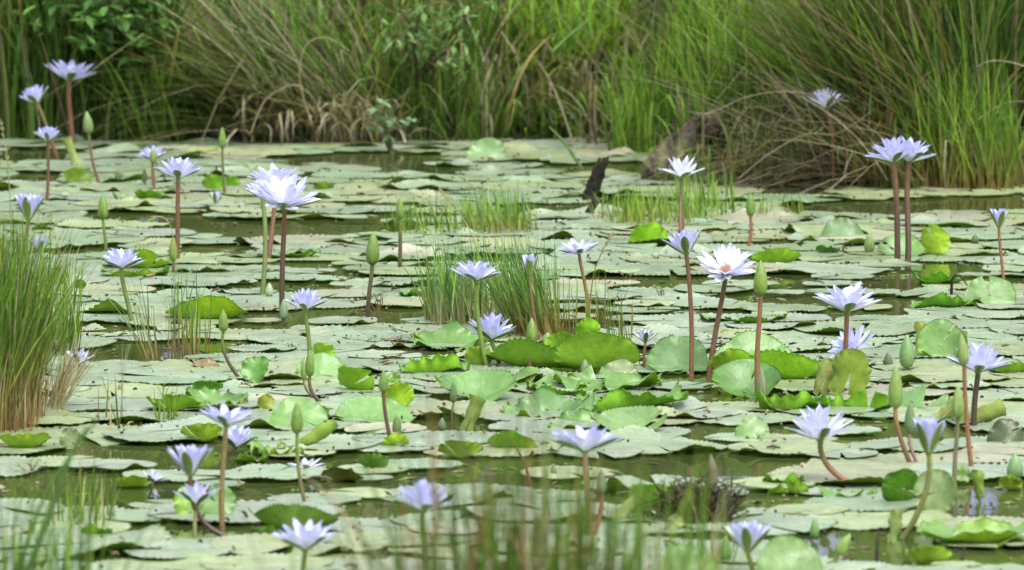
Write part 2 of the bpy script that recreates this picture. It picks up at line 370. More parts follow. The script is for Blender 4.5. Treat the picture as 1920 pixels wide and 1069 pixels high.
# middle of the bank
sedge("dark green upright grass at the water right of the arching sedge", 820, 0.05, .22, .14, 560, .12, .36, .003, .007, TOCAM, 2.2, .12, .28, .8, .5, [GREEN, DARK, LIME, DRY], [4, 3, .8, 1])
sedge("tall loose grass with brown stalks behind the dark green grass", 760, 0.45, .36, .2, 520, .3, .65, .003, .007, TOCAM, 2.6, .15, .3, .8, .5, [GREEN, LIME, RUST, DRY, DARK], [3.6, 1.6, .9, 1.2, 1.6])
sedge("mid green feathery grass in the centre of the bank", 930, 0.4, .22, .18, 480, .25, .55, .003, .007, 0.9, 2.0, .25, .3, .9, .5, [GREEN, LIME, DRY, GREY], [4, 3, 1.0, .6])
sedge("broad bright lime blades bursting up at the top centre of the bank", 1085, 0.32, .18, .13, 520, .2, .46, .007, .014, 1.2, 1.8, .35, .35, 1.0, .5, [LIME], [1])
sedge("hanging mane of pale dead blades below the bright lime grass", 1100, 0.33, .17, .07, 190, .16, .3, .004, .009, -1.6, 1.0, .4, .3, 2.2, .5, [GREY, DRY, STRAW], [3, 3, .8], name="dead_grass", cat="dead grass", zoff=.02, kinkp=.3)
sedge("dead brown stalks tangled at the foot of the central bank", 990, 0.15, .18, .08, 160, .14, .34, .003, .006, TOCAM, 2.4, .35, .35, 1.2, .6, [DRY, RUST, GREY], [2, 1.5, 2], name="dead_grass", cat="dead grass", kinkp=.4)
sedge("low spreading green grass on the waterline left of the log", 1130, 0.06, .17, .08, 260, .1, .26, .003, .006, TOCAM, 2.4, .3, .3, .7, .4, [GREEN, LIME, DARK], [3, 1.5, 2])
sedge("light green fine grass standing behind the log", 1265, 0.5, .2, .16, 700, .15, .42, .003, .006, TOCAM, 2.6, .12, .25, .8, .4, [LIME, GREEN], [3, 2])
sedge("second patch of light green grass reaching up right of the log", 1385, 0.55, .17, .14, 460, .2, .48, .003, .006, TOCAM, 2.6, .1, .22, .7, .4, [LIME, GREEN], [2.4, 2])
sedge("loose brown dead stems leaning every way across the centre of the bank", 880, 0.2, .42, .14, 120, .25, .6, .003, .006, TOCAM, 2.6, .5, .35, .9, .7, [DRY, RUST, GREY], [3, 1.6, 2.4], name="dead_grass", cat="dead grass", kinkp=.45)
sedge("scattered grey dead stems arching over the grass between lime blades and log", 1200, 0.25, .22, .12, 90, .3, .6, .003, .005, LEFT, 1.4, .6, .35, 1.0, .6, [GREY, DRY], [3, 2], name="dead_grass", cat="dead grass", kinkp=.35)
sedge("green tufts growing in front of the fallen log", 1310, -0.5, .12, .12, 80, .06, .21, .003, .005, LEFT, 1.8, .2, .3, .6, .4, [GREEN, LIME, DRY], [3, 2, 1])
sedge("dark broad-leaved grass spilling over the water left of the log", 1010, 0.0, .14, .07, 150, .12, .28, .004, .008, TOCAM, 1.6, .6, .3, 1.0, .5, [GREEN, DARK], [3, 3])
# right: the great tussock
sedge("huge dark green rush tussock fanning out over the right of the bank", 1740, 0.3, .24, .2, 1300, .5, 1.0, .003, .0055, 3.0, .6, .6, .3, .35, .25, [DARK, GREEN, RUST, DRY], [3, 5.5, .7, .4], tips=DRY, wob=.02)
sedge("tall straight rushes rising through the middle of the huge tussock", 1730, 0.4, .24, .16, 600, .5, .9, .003, .006, TOCAM, 2.6, .08, .13, .3, .25, [GREEN, DARK, LIME], [5, 3, .8], wob=.02)
sedge("green rushes leaning right beyond the huge tussock", 1850, 0.5, .2, .2, 520, .4, .9, .003, .006, .2, .8, .25, .25, .5, .3, [DARK, GREEN, DRY], [4, 3, 1.2], wob=.02)
sedge("long grey dead blades sprawling left from the foot of the huge tussock", 1680, -0.02, .28, .1, 210, .4, .85, .003, .005, 3.1, .35, .95, .3, .95, .35, [GREY, DRY], [3, 2], name="dead_grass", cat="dead grass", kinkp=.12, zoff=.06, power=1.0)
sedge("tangle of dead straw draped on the shore below the huge tussock", 1500, -0.02, .30, .08, 190, .15, .42, .003, .006, -2.2, 1.1, .6, .4, 1.3, .6, [GREY, DRY, RUST, GREEN], [3, 2, .6, 1.6], name="dead_grass", cat="dead grass", kinkp=.4, zoff=.03)
sedge("rusty thatch packed into the base of the huge tussock", 1700, 0.1, .2, .08, 320, .12, .32, .003, .006, -1.8, 1.2, .2, .3, .9, .6, [RUST, DRY, DARK], [3, 2, 2], name="dead_grass", cat="dead grass", kinkp=.2)
sedge("fresh green shore grass at the right edge, in front of the rushes", 1830, 0.0, .17, .07, 430, .15, .42, .0028, .005, LEFT, 1.4, .1, .2, .4, .3, [GREEN, LIME], [3, 2], footcol=RUST)
sedge("thin green shore grass below the twin flower, right of centre", 1690, -0.02, .13, .05, 170, .1, .26, .0028, .005, LEFT, 1.6, .1, .22, .4, .3, [GREEN, LIME], [3, 2], footcol=RUST)
sedge("sparse green blades on the shore right of the log", 1440, -0.04, .11, .04, 130, .08, .22, .0028, .005, LEFT, 1.6, .1, .22, .5, .3, [GREEN, LIME], [3, 2])

# ---- shrubs on the bank: stems carry the leaves
def leaf_card(bag, p, d, ln, wd, c):
    """one pointed leaf: three-segment folded blade starting at p, heading d"""
    d = d.normalized(); s = d.cross(Vector((R.uniform(-.3, .3), R.uniform(-.3, .3), 1))).normalized(); up = s.cross(d).normalized()
    pr = [(0, .06), (.28, .85), (.6, 1.0), (.85, .5), (1, .03)]; V = []
    for t, w in pr:
        m = p + d * (ln * t) - up * (ln * .18 * t * t)
        V += [m - s * wd * w * .5 + up * wd * .12 * w, m, m + s * wd * w * .5 + up * wd * .12 * w]
    Q = []
    for i in range(4):
        a = i * 3; Q += [(a, a + 1, a + 4, a + 3), (a + 1, a + 2, a + 5, a + 4)]
    bag.add(np.array([tuple(v) for v in V]), np.array(Q), np.tile(np.array(c), (15, 1)))
def shrub(name, label, cat, root, ends, leaf_l, leaf_w, per, pal, stemc, spread=.08, seed=1):
    rr = random.Random(seed); t = empty(name, root); tag(t, label, cat)
    sb = Bag(); lb = Bag(); ro = Vector((0, 0, 0))
    for e in ends:
        e = Vector(e) - Vector(root); mid = e * .5 + Vector((rr.uniform(-.1, .1), rr.uniform(-.1, .1), .12))
        pts = bez(ro, mid * .7, mid + e * .2, e, 10)
        sb.add(*tube(pts, np.linspace(.008, .002, 10), stemc, stemc, 6))
        for k in range(per):
            q = rr.uniform(.25, 1); p = pts[min(9, int(q * 9))] + Vector((rr.gauss(0, spread), rr.gauss(0, spread), rr.gauss(0, spread * .8)))
            tw = pts[min(9, int(q * 9))]
            if k % 4 == 0: sb.add(*tube([tw, (tw + p) / 2 + Vector((0, 0, .01)), p], [.002, .0015, .001], stemc, stemc, 5))
            for j in range(3):
                d = Vector((rr.gauss(0, 1), rr.gauss(0, 1), rr.gauss(-.1, .5)))
                c = np.array(rr.choice(pal)) * rr.uniform(.75, 1.25)
                leaf_card(lb, p + Vector((rr.gauss(0, .015), rr.gauss(0, .015), rr.gauss(0, .015))), d, leaf_l * rr.uniform(.6, 1.2), leaf_w * rr.uniform(.7, 1.1), c)
    link("stems", sb.mesh("stems", M_bark), t); link("foliage", lb.mesh("foliage", M_leaf, False), t)
def bp(px, py, Y): return tuple(ony(px, py, Y + 5.0))

shrub("leafy_shrub", "leafy green shrub with oval leaves overhanging the top left", "shrub", (-1.4, 21.1, .25),
      [bp(120, 30, 15.6), bp(175, 75, 15.55), bp(230, 20, 15.6), bp(215, 50, 15.45), bp(290, 40, 15.6), bp(330, 80, 15.6), bp(260, -40, 15.7), bp(160, -50, 15.7), bp(350, -10, 15.7), bp(60, -40, 15.8)],
      .062, .028, 52, [(.06, .15, .028), (.09, .22, .04), (.14, .29, .06), (.04, .11, .02)], (.08, .06, .04), .05, 3)
shrub("willow_shoot", "slender shoot with small pale narrow leaves left of the centre", "shrub", (-.3, 20.8, .18),
      [bp(740, 40, 15.6), bp(790, 90, 15.5), bp(830, 130, 15.5), bp(880, 40, 15.6), bp(850, 10, 15.6)], .045, .012, 26, [(.14, .27, .07), (.2, .34, .11), (.1, .22, .05)], (.12, .08, .05), .035, 5)
shrub("dark_shrub", "dark leafy undergrowth in the gap at the top right of centre", "shrub", (.55, 21.0, .45),
      [bp(1250, 10, 15.9), bp(1300, 40, 15.9), bp(1330, -10, 15.9), bp(1230, -20, 15.9)], .05, .02, 26, [(.04, .08, .02), (.06, .12, .03), (.1, .08, .05)], (.06, .04, .03), .05, 6)
shrub("low_herb", "low herb with small pale leaves by the water, left of the pale far pad", "plant", tuple(onz(735, 288)),
      [tuple(onz(735, 288) + Vector((a, 0, b))) for a, b in ((-.04, .06), (.0, .07), (.05, .05))], .035, .02, 5, [(.12, .22, .1), (.16, .27, .13)], (.1, .12, .05), .015, 8)

# ---- fallen log, rotting stump
def log_mesh(p0, p1, r0, r1, c, n=46, ns=36, rough=.16, seed=2, bow=.03, jag=.012):
    rr = np.random.default_rng(seed); P0 = np.array(p0); P1 = np.array(p1); ax = P1 - P0; ax = ax / np.linalg.norm(ax)
    a = np.cross(ax, (0, 0, 1)); a /= np.linalg.norm(a); b = np.cross(ax, a); V = []; C = []
    prof = rr.normal(0, 1, ns); prof = (prof + np.roll(prof, 1)) / 2
    for i in range(n + 2):
        t = min(1, max(0, (i - 1) / (n - 1))); r = (r0 + (r1 - r0) * t) * (0.02 if i in (0, n + 1) else 1); bend = bow * math.sin(t * 3)
        for k in range(ns):
            an = 2 * PI * k / ns; q = r * (1 + rough * prof[k] * .7 + rough * .8 * math.sin(3 * an + 7 * t) * math.sin(9 * t) + rr.normal(0, rough * .25))
            e = (rr.normal(0, jag) if i in (n, n + 1) else 0)
            V.append(P0 + (P1 - P0) * t + ax * e + a * q * math.cos(an) + b * (q * math.sin(an)) + np.array((0, 0, bend)))
            pt = math.sin(5 * t * 3 + 2 * an) * math.sin(9 * t + 3 * an + 1); C.append(np.array(c) * (1 + rr.normal(0, .25) + .5 * pt) + (np.array((.02, .05, 0)) if pt > .45 else 0))
    return np.array(V), np.array(grid_faces(n + 2, ns, 0, True)), np.clip(np.array(C), .005, 1)
lg = empty("fallen_log", onz(1240, 338)); tag(lg, "thick grey-brown fallen log sloping up from the water", "log")
b = Bag(); l0 = lg.location
b.add(*log_mesh(ony(1225, 325, 19.0) - l0, ony(1375, 225, 19.5) - l0, .043, .036, (.085, .07, .052)))
link("trunk", b.mesh("trunk", M_bark), lg)
b = Bag(); b.add(*log_mesh(ony(1310, 250, 19.22) - l0, ony(1322, 232, 19.14) - l0, .012, .007, (.05, .04, .03), 6, 8)); link("branch_stub", b.mesh("branch_stub", M_bark), lg)
b = Bag(); s0 = onz(1100, 378); b.add(*log_mesh(Vector((-.015, 0, -.06)), ony(1131, 300, s0.y) - s0, .024, .015, (.017, .014, .011), 24, 16, .26, 5, .006, .005))
o = link("rotten_stump", b.mesh("rotten_stump", M_bark), loc=s0); tag(o, "slim black rotten stake leaning right out of the far water", "stump")
b = Bag(); s0 = onz(1116, 402); b.add(*log_mesh(Vector((-.02, 0, -.02)), Vector((.025, .0, .028)), .014, .006, (.03, .025, .02), 8, 10, .3, 6))
o = link("wood_fragment", b.mesh("wood_fragment", M_bark), loc=s0); tag(o, "small dark wood fragment poking up just below the black stake", "wood")

# ============================================================ GRASS IN THE WATER
def wclump(label, px, py, rpx, depth, n, hpx, w, lean, leans, az, azs, curve, curves, pals, wts, name="grass_tuft", cat="grass tuft", **k):
    p = onz(px, py); s = ppm(p.y)
    return clump(name, label, cat, p.x, p.y, rpx / s, depth * 1.4, max(10, int(n * .62)), hpx[0] / s, hpx[1] / s, w * .55, w * 1.25, az, azs, lean, leans, curve, curves, pals, wts, onground=False, **k)
wclump("dense tall tussock of green grass with brown feet at the left edge", 4, 790, 60, .2, 3600, (150, 420), .0036, .07, .13, 0.0, 1.6, .3, .25, [LIME, GREEN, DARK, DRY], [2, 5, 3, .9], name="grass_tussock", cat="tussock", footcol=RUST, wob=.03)
wclump("inner brown stalks of the dense left-edge tussock, bare near the water", 30, 800, 52, .18, 360, (60, 200), .003, .05, .1, 0.0, 1.6, .15, .15, [RUST, DRY, STRAW], [3, 3, 1.5], name="dead_grass", cat="dead grass", footcol=RUST)
wclump("sheaf of pale straw leaning right beside the dense left tussock", 95, 770, 18, .05, 170, (110, 190), .003, .35, .16, 0.0, .5, .35, .3, [STRAW, DRY], [4, 1], name="dead_grass", cat="dead grass", footcol=STRAW)
wclump("soft green blades behind the dense left tussock, above the straw sheaf", 95, 660, 60, .12, 200, (110, 230), .0045, .08, .16, 0.0, 1.6, .3, .3, [GREEN, LIME], [3, 1])
wclump("sparse green blades with rusty feet right of the yellow-green leaf, left", 335, 660, 60, .07, 80, (80, 185), .004, .04, .12, PI, 1.5, .2, .2, [COOL, LIME], [3, 1], footcol=RUST)
wclump("few green blades leaning left from a rusty foot in open water", 275, 668, 22, .05, 42, (100, 200), .004, .3, .14, PI, .6, .2, .2, [COOL], [1], footcol=RUST)
wclump("left half of the big central grass clump, loose upright blades", 850, 605, 54, .12, 460, (80, 185), .0038, .1, .16, PI, 1.3, .25, .2, [COOL, LIME], [4, 2], footcol=DRY)
wclump("right half of the big central clump, dense blades leaning left", 1010, 628, 50, .12, 760, (100, 225), .0038, .34, .17, PI, .5, .12, .2, [COOL, LIME, DARK], [4, 2, 1], footcol=RUST)
wclump("thin grass between the two halves of the big central clump", 925, 600, 38, .1, 170, (70, 185), .0034, .15, .16, PI, 1.0, .2, .2, [COOL, LIME], [3, 2], footcol=DRY)
wclump("scattered blades right of the central clump by the thin red stem", 1100, 610, 55, .07, 60, (50, 130), .0034, .06, .12, PI, 1.6, .2, .2, [COOL, LIME], [2, 1], footcol=RUST)
wclump("patch of green grass far out, left of the black stake", 935, 432, 74, .16, 560, (35, 105), .0038, .12, .18, PI, .9, .3, .25, [COOL, LIME], [3, 3], footcol=RUST)
wclump("thin green grass trailing left of the far patch", 810, 435, 85, .14, 260, (35, 95), .0036, .2, .2, PI, 1.0, .3, .25, [GREEN, LIME], [3, 2])
wclump("broad patch of thin bright grass far out, right of the black stake", 1215, 415, 100, .2, 600, (25, 85), .0034, .1, .2, PI, 1.5, .3, .25, [LIME, GREEN], [3, 2], footcol=RUST)
wclump("light green blades below the log behind the many-petalled flower", 1320, 400, 60, .25, 260, (30, 110), .0036, .1, .2, PI, 1.5, .3, .25, [LIME, GREEN], [3, 2])
wclump("faint strand of blades right of the far grass patches", 1450, 405, 60, .1, 90, (20, 70), .0032, .1, .2, PI, 1.5, .3, .25, [LIME, GREEN], [3, 2], footcol=RUST)
wclump("few short blades standing near the small withered flower", 1160, 640, 32, .05, 36, (50, 120), .003, .05, .12, PI, 1.6, .2, .2, [GREEN, RUST], [2, 1])
wclump("single fine stalks standing in the pads right of the left tussock", 205, 800, 50, .1, 14, (90, 200), .003, .04, .08, PI, 1.6, .1, .1, [DRY, GREEN, STRAW], [2, 2, 1])
wclump("few short yellow-green blades below the left toothed pads", 310, 790, 22, .03, 40, (40, 110), .0034, .1, .2, 0, 1.6, .2, .2, [LIME, GREEN], [2, 1])
wclump("short weak blades rising from the pads at the lower left", 150, 985, 70, .12, 130, (50, 130), .003, .05, .15, 0, 1.6, .2, .2, [GREEN, STRAW], [3, 1])
wclump("wispy blades standing before the dead clump at lower right", 1330, 1050, 50, .1, 36, (60, 170), .003, .1, .2, 0, 1.6, .3, .3, [DRY, GREEN], [2, 2])
# near bank, out of focus: lengths follow from where the tips stand in the picture
def fclump(label, px, Y, rx, ry, n, t0, t1, w, lean, leans, az, azs, curve, curves, pals, wts, **k):
    x = (px - CX) / ppm(Y); z0 = max(groundZ(x, Y), -.03)
    return clump(k.pop('name', "rush_clump"), label, "rushes", x, Y, rx, ry, n, ony(px, t1, Y).z - z0, (ony(px, t0, Y).z - z0) * 1.04, w * .7, w * 1.3, az, azs, lean, leans, curve, curves, pals, wts, onground=True, **k)
fclump("blurred brown and green rushes rising before the middle of the pond", 925, 7.7, .09, .08, 105, 680, 940, .0052, .05, .13, PI, 1.6, .15, .15, [GREEN, RUST, DARK, DRY], [4, 1.8, 4, 1.4], wob=.02)
fclump("thicker blurred foot of rushes at the bottom centre", 965, 7.6, .16, .1, 230, 840, 1050, .0055, .16, .17, PI, 1.6, .3, .25, [GREEN, DRY, RUST, DARK], [4, 2, 1.2, 3.4], wob=.02)
fclump("blurred pale stalks leaning left at the bottom, under the low open flower", 700, 7.5, .14, .1, 70, 860, 1050, .0036, .28, .12, PI, .5, .25, .2, [DRY, GREEN, STRAW], [3, 3, 1])
fclump("blurred green blades right of the bottom centre rushes", 1150, 7.8, .12, .08, 130, 820, 1010, .0062, .05, .09, 0, 1.4, .2, .2, [GREEN, LIME, DRY], [4, 1.5, 1])
fclump("soft green grass in the bottom left corner", 40, 9.0, .10, .1, 190, 860, 1040, .0042, .08, .14, 0, 1.6, .3, .25, [GREEN, LIME, DARK], [4, 2, 2])
fclump("low blurred grass at the bottom right of centre", 1290, 7.8, .16, .1, 90, 940, 1060, .0045, .1, .15, 0, 1.6, .4, .3, [GREEN, LIME, DRY], [4, 1, 1])

def stalk(label, pts, w, c0, c1, Y=None, name="grass_stalk", cat="grass stalk", seedhead=0, hc=(.4, .36, .2)):
    """one long stalk through pixels; seedhead = number of spikelets near its tip"""
    base = onz(*pts[0]) if Y is None else ony(pts[0][0], pts[0][1], Y)
    P = [Vector((0, 0, 0))] + [ony(a, b_, base.y) - base for a, b_ in pts[1:]]
    # smooth the polyline
    Q_ = []
    for i in range(len(P) - 1):
        p0 = P[max(0, i - 1)]; p1 = P[i]; p2 = P[i + 1]; p3 = P[min(len(P) - 1, i + 2)]
        for k in range(6):
            t = k / 6; Q_.append(.5 * ((2 * p1) + (p2 - p0) * t + (2 * p0 - 5 * p1 + 4 * p2 - p3) * t * t + (3 * p1 - p0 - 3 * p2 + p3) * t ** 3))
    Q_.append(P[-1])
    b = Bag(); b.add(*tube(Q_, np.linspace(w, w * .35, len(Q_)), c0, c1, 6))
    if not seedhead:
        o = link(name, b.mesh(name, M_blade), loc=base); tag(o, label, cat); return o
    t = empty(name, base); tag(t, label, cat); link("stem", b.mesh("stem", M_blade), t); h = Bag(); m = len(Q_)
    for k in range(seedhead):
        i = int(m * (.62 + .37 * k / seedhead)); p = Q_[min(i, m - 1)]; s = R.choice((-1, 1))
        d = (Q_[min(i + 1, m - 1)] - Q_[min(i, m - 1) - 1]).normalized(); e = p + d * .012 + Vector((s * .004, R.uniform(-.003, .003), 0))
        h.add(*tube([p, (p + e) / 2 + Vector((s * .0015, 0, 0)), e], [.0006, .0017, .0004], hc, hc, 5))
    link("seed_head", h.mesh("seed_head", M_blade), t); return t
stalk("seeding grass stalk at the extreme left edge", [(22, 480), (20, 400), (14, 300), (2, 228)], .0022, (.2, .3, .08), (.35, .35, .15), seedhead=16)
stalk("long thin straw stalk rising over the left tussock", [(146, 700), (140, 600), (118, 500), (92, 408)], .0018, (.3, .33, .12), (.42, .36, .2), seedhead=14)
stalk("nodding seeding stalk beside the short left bud", [(330, 520), (328, 470), (318, 420), (298, 407), (285, 411)], .0014, (.3, .34, .12), (.42, .38, .2), seedhead=10)
stalk("seeding grass stalk leaning left above the far grass patch", [(948, 440), (930, 400), (900, 360), (870, 335)], .0016, (.25, .33, .1), (.45, .4, .22), seedhead=12)
stalk("seeding grass stalk arching left over the central grass clump", [(905, 500), (880, 430), (850, 385), (824, 355)], .0018, (.25, .33, .1), (.45, .4, .22), seedhead=14)
stalk("straw stalk arching further left than its neighbours in mid pond", [(830, 440), (815, 400), (800, 375), (770, 362)], .0016, (.25, .33, .1), (.45, .4, .22), seedhead=12)
stalk("fine purple-brown stalk leaning right behind the drooping flower", [(1104, 605), (1112, 520), (1130, 470), (1146, 447)], .0016, (.2, .2, .08), (.25, .17, .1), seedhead=10)
stalk("tall dry hooped blade arching over the sedge", [(585, 235), (562, 150), (572, 88), (610, 70), (655, 95)], .0026, (.3, .24, .12), (.42, .36, .24), Y=20.2, name="dead_grass", cat="dead grass")
stalk("long bent grey blade hanging over the middle of the sedge", [(470, 250), (500, 185), (560, 160), (600, 210), (598, 255)], .0024, (.3, .25, .15), (.35, .31, .25), Y=20.15, name="dead_grass", cat="dead grass")
stalk("grey blade drooping to the water right of the sedge", [(772, 282), (768, 262), (776, 246), (800, 240)], .002, (.28, .26, .15), (.33, .31, .2), Y=20.2, name="dead_grass", cat="dead grass")
stalk("long grey dead blade sweeping left, upper one over the log", [(1590, 190), (1480, 172), (1400, 182), (1330, 212), (1290, 208)], .0018, (.3, .27, .22), (.38, .35, .3), Y=18.7, name="dead_grass", cat="dead grass")
stalk("long grey dead blade curving from log to shore, lower one", [(1385, 335), (1440, 290), (1510, 252), (1570, 250), (1640, 205)], .0018, (.3, .27, .22), (.36, .33, .28), Y=18.65, name="dead_grass", cat="dead grass")
stalk("grey dead blade hooked over near the right edge", [(1760, 262), (1810, 240), (1880, 195), (1935, 190)], .0016, (.3, .27, .22), (.36, .33, .28), Y=18.7, name="dead_grass", cat="dead grass")
stalk("pale dead blade bowed at the top right", [(1950, 135), (1900, 118), (1860, 114), (1832, 124)], .002, (.34, .3, .22), (.42, .38, .3), Y=18.75, name="dead_grass", cat="dead grass")
stalk("wide green blade angled across the lime grass", [(1038, 95), (1070, 65), (1104, 37)], .006, (.14, .28, .08), (.16, .3, .1), Y=20.2, name="grass_shoot", cat="grass blade")
stalk("green blade slanting to the water left of the black stake", [(1092, 318), (1060, 270), (1030, 238)], .0055, (.12, .24, .07), (.15, .28, .08), Y=19.4, name="grass_shoot", cat="grass blade")
stalk("blurred long green blade crossing the lower left corner", [(45, 1085), (95, 960), (135, 850), (165, 800)], .005, (.08, .17, .04), (.1, .2, .06), Y=8.9, name="grass_shoot", cat="grass blade")
stalk("second blurred green blade in the lower left, more upright", [(30, 1090), (60, 990), (100, 900), (180, 790)], .004, (.09, .19, .05), (.12, .24, .07), Y=9.0, name="grass_shoot", cat="grass blade")
stalk("blurred pale brown rush leaning right at bottom centre", [(960, 1100), (900, 1000), (884, 900), (850, 770)], .004, (.2, .16, .08), (.16, .17, .08), Y=7.9, name="rush_stalk", cat="rush")
stalk("blurred straw rush crossing the bottom toward the left", [(760, 1110), (640, 960), (560, 880)], .0025, (.3, .28, .16), (.34, .3, .18), Y=8.0, name="rush_stalk", cat="rush")
stalk("short thick brown stem pointing up left of the flat blurred flower", [(996, 918), (985, 872), (962, 828)], .0038, (.13, .07, .05), (.2, .14, .08), name="broken_stalk", cat="stalk")
stalk("dark wiry twig bent over the pads, left of the floating green leaf", [(1360, 945), (1405, 950), (1420, 940), (1428, 952), (1445, 953)], .0022, (.03, .025, .02), (.03, .025, .02), name="twig", cat="twig")
# ============================================================ WATER LILIES
BROWN = (.115, .058, .028); RED = (.19, .088, .042); OLIVE = (.12, .13, .03); LGREEN = (.13, .2, .035); DBROWN = (.06, .038, .024)
def petal_pts(L, W, e, r0, dc, cup, n=9, m=5, lift=0.0):
    """rows of points from the navel outward (+X), elevation e at the foot, e+dc at the tip"""
    P = []; x = r0; z = lift; dt = L / (n - 1)
    for i in range(n):
        t = i / (n - 1)
        w = W * .5 * max(0.0, math.sin(math.pi * (.13 + .85 * t) ** 1.25)) ** .62
        if i == n - 1: w = W * .02
        ang = e + dc * t; nx, nz = -math.sin(ang), math.cos(ang); row = []
        for j in range(m):
            u = -1 + 2 * j / (m - 1)
            row.append((x + nx * cup * w * u * u, u * w, z + nz * cup * w * u * u))
        P.append(row); x += math.cos(ang) * dt; z += math.sin(ang) * dt
    return np.array(P).reshape(-1, 3)
def rotz(P, a):
    c, s = math.cos(a), math.sin(a); P = P.copy(); x = P[:, 0] * c - P[:, 1] * s; y = P[:, 0] * s + P[:, 1] * c; P[:, 0] = x; P[:, 1] = y; return P
MARK = []      # landmarks for telling the pads apart: (x, y, phrase)
def stem_curve(base, head, ctrl, axis, n=14):
    d = (head - base).length
    if ctrl is None:
        return bez(Vector((0, 0, -.03)), (head - base) * .3 + Vector((R.uniform(-.014, .014), 0, .01)), (head - base) - axis * d * .3, head - base, n)
    c = ony(ctrl[0], ctrl[1], (base.y + head.y) / 2) - base; h = head - base
    # a quadratic through the control pixel at its middle
    q = c * 2 - h * .5
    return [q * (2 * (i / (n - 1)) * (1 - i / (n - 1))) + h * (i / (n - 1)) ** 2 for i in range(n)]
def flower(label, lm, hx, hy, bx, by, W, h, side=0, toward=0, c0=BROWN, c1=OLIVE, sw=9, rows=(9, 8, 7), pale=0.0, ctrl=None, stamens=False, dY=0.0, group=None, wilt=0.0, nsep=4, stem=True, seed=None, pw=.29):
    rr = random.Random(seed if seed is not None else int(hx * 7 + hy))
    base = onz(bx, by); Y = base.y + dY; head = ony(hx, hy, Y); s = ppm(Y)
    w = W / s; hh = h / s
    L = max(w / 2 / math.cos(math.radians(29)), hh / .96)
    e1 = math.acos(min(.97, max(.12, w / (2 * L)))); e2 = math.asin(min(.97, max(.35, hh / (.9 * L)))); e2 = max(e1 + .12, e2)
    t = empty("water_lily", base); tag(t, label, "water lily", group); MARK.append((base.x, base.y, lm))
    ax = Vector((math.sin(math.radians(side)), -math.sin(math.radians(toward)), 1)).normalized()
    rot = ax.to_track_quat('Z', 'Y').to_matrix(); hl = head - base
    RM = np.array(rot)
    spin = rr.uniform(0, 6.28)
    def put(P): return P @ RM.T + np.array(hl)
    if stem:
        pts = stem_curve(base, head, ctrl, ax)
        b = Bag(); r = sw / s / 2; b.add(*tube(pts, np.linspace(r * 1.12, r * .9, len(pts)), c0, c1, 10, 2.2)); link("stem", b.mesh("stem", M_stem), t)
    # receptacle
    prof = [(.05, -.10), (.075, -.06), (.12, 0.0), (.14, .05), (.08, .09)]
    V = []; 
    for pr, pz in prof:
        for k in range(12): a = k * PI / 6; V.append((pr * L * math.cos(a), pr * L * math.sin(a), pz * L))
    link("receptacle", mesh_np("receptacle", put(np.array(V)), grid_faces(5, 12, 0, True), np.tile(np.array((.12, .2, .035)), (60, 1)), [M_bud]), t)
    tip = np.array((.45, .46, .80)) * (1 - pale) + np.array((.62, .64, .88)) * pale
    foot = np.array((.75, .76, .92)) * (1 - pale) + np.array((.86, .86, .93)) * pale
    nrow = len(rows)
    for ri, cnt in enumerate(rows):
        q = ri / max(1, nrow - 1); e0 = e1 + (e2 - e1) * q
        for k in range(cnt):
            a = spin + 2 * PI * (k + .5 * (ri % 2) + .13 * ri) / cnt + rr.gauss(0, .09)
            e = e0 + rr.gauss(0, .07) - wilt * rr.random(); Lk = L * (1 - .14 * q) * rr.uniform(.9, 1.04)
            P = petal_pts(Lk, L * pw * (1 - .12 * q) * rr.uniform(.88, 1.1), e - .10, L * (.09 - .03 * q), rr.gauss(.16, .1) * (1 if e < 1.1 else .3), .35 + rr.uniform(0, .25), lift=L * .04 * ri)
            tw = rr.gauss(0, .12); P[:, 1] += (P[:, 0] ** 2) / L * tw
            tt = np.repeat(np.linspace(0, 1, 9), 5)[:, None]
            sh = 1 + rr.gauss(0, .04); C = (foot + (tip - foot) * tt ** 1.3) * sh
            C = C + (tt < .12) * np.array((.08, .1, -.25)); C = np.clip(C, .02, .93)
            link("petal", mesh_np("petal", put(rotz(P, a)), grid_faces(9, 5), C, [M_petal]), t)
    for k in range(nsep):
        a = spin + 2 * PI * k / nsep + rr.gauss(0, .12) + .3; e = e1 - .06 + rr.gauss(0, .05)
        P = petal_pts(L * .96, L * .31, e - .16, L * .11, .22, .42, n=9, m=7)
        Pi = P.copy(); Pi[:, 2] += L * .012; Pi[:, 0] -= L * .008
        P2 = np.concatenate([P, Pi]); Q = np.array(grid_faces(9, 7)); Q2 = np.concatenate([Q[:, ::-1], Q + 63])
        u = np.tile(np.abs(np.linspace(-1, 1, 7)), 9)[:, None]; tt = np.repeat(np.linspace(0, 1, 9), 7)[:, None]
        Co = np.array((.085, .15, .03)) * (1 - u ** 3) + np.array((.16, .2, .1)) * u ** 3 + (1 - tt) * np.array((.05, .07, .0)); Ci = np.tile(np.array((.62, .68, .6)), (63, 1))
        link("sepal", mesh_np("sepal", put(rotz(P2, a)), Q2, np.concatenate([Co, Ci]), [M_sepal]), t)
    b = Bag()
    for k in range(80 if stamens else 16):
        a = rr.uniform(0, 6.28); el = rr.uniform(.75, 1.45) if not stamens else rr.uniform(.7, 1.5); d = np.array((math.cos(a) * math.cos(el), math.sin(a) * math.cos(el), math.sin(el)))
        p0 = d * L * .05 * np.array((2, 2, 1)) ; p1 = d * L * rr.uniform(.24, .36) + np.array((0, 0, L * .03))
        b.add(*tube([put(p0[None])[0], put(((p0 + p1) / 2)[None])[0], put(p1[None])[0]], [L * .018, L * .016, L * .006], (.85, .5, .05), (.75, .5, .3) if k % 3 else (.6, .55, .8), 5))
    link("stamens", b.mesh("stamens", M_stamen), t)
    return t

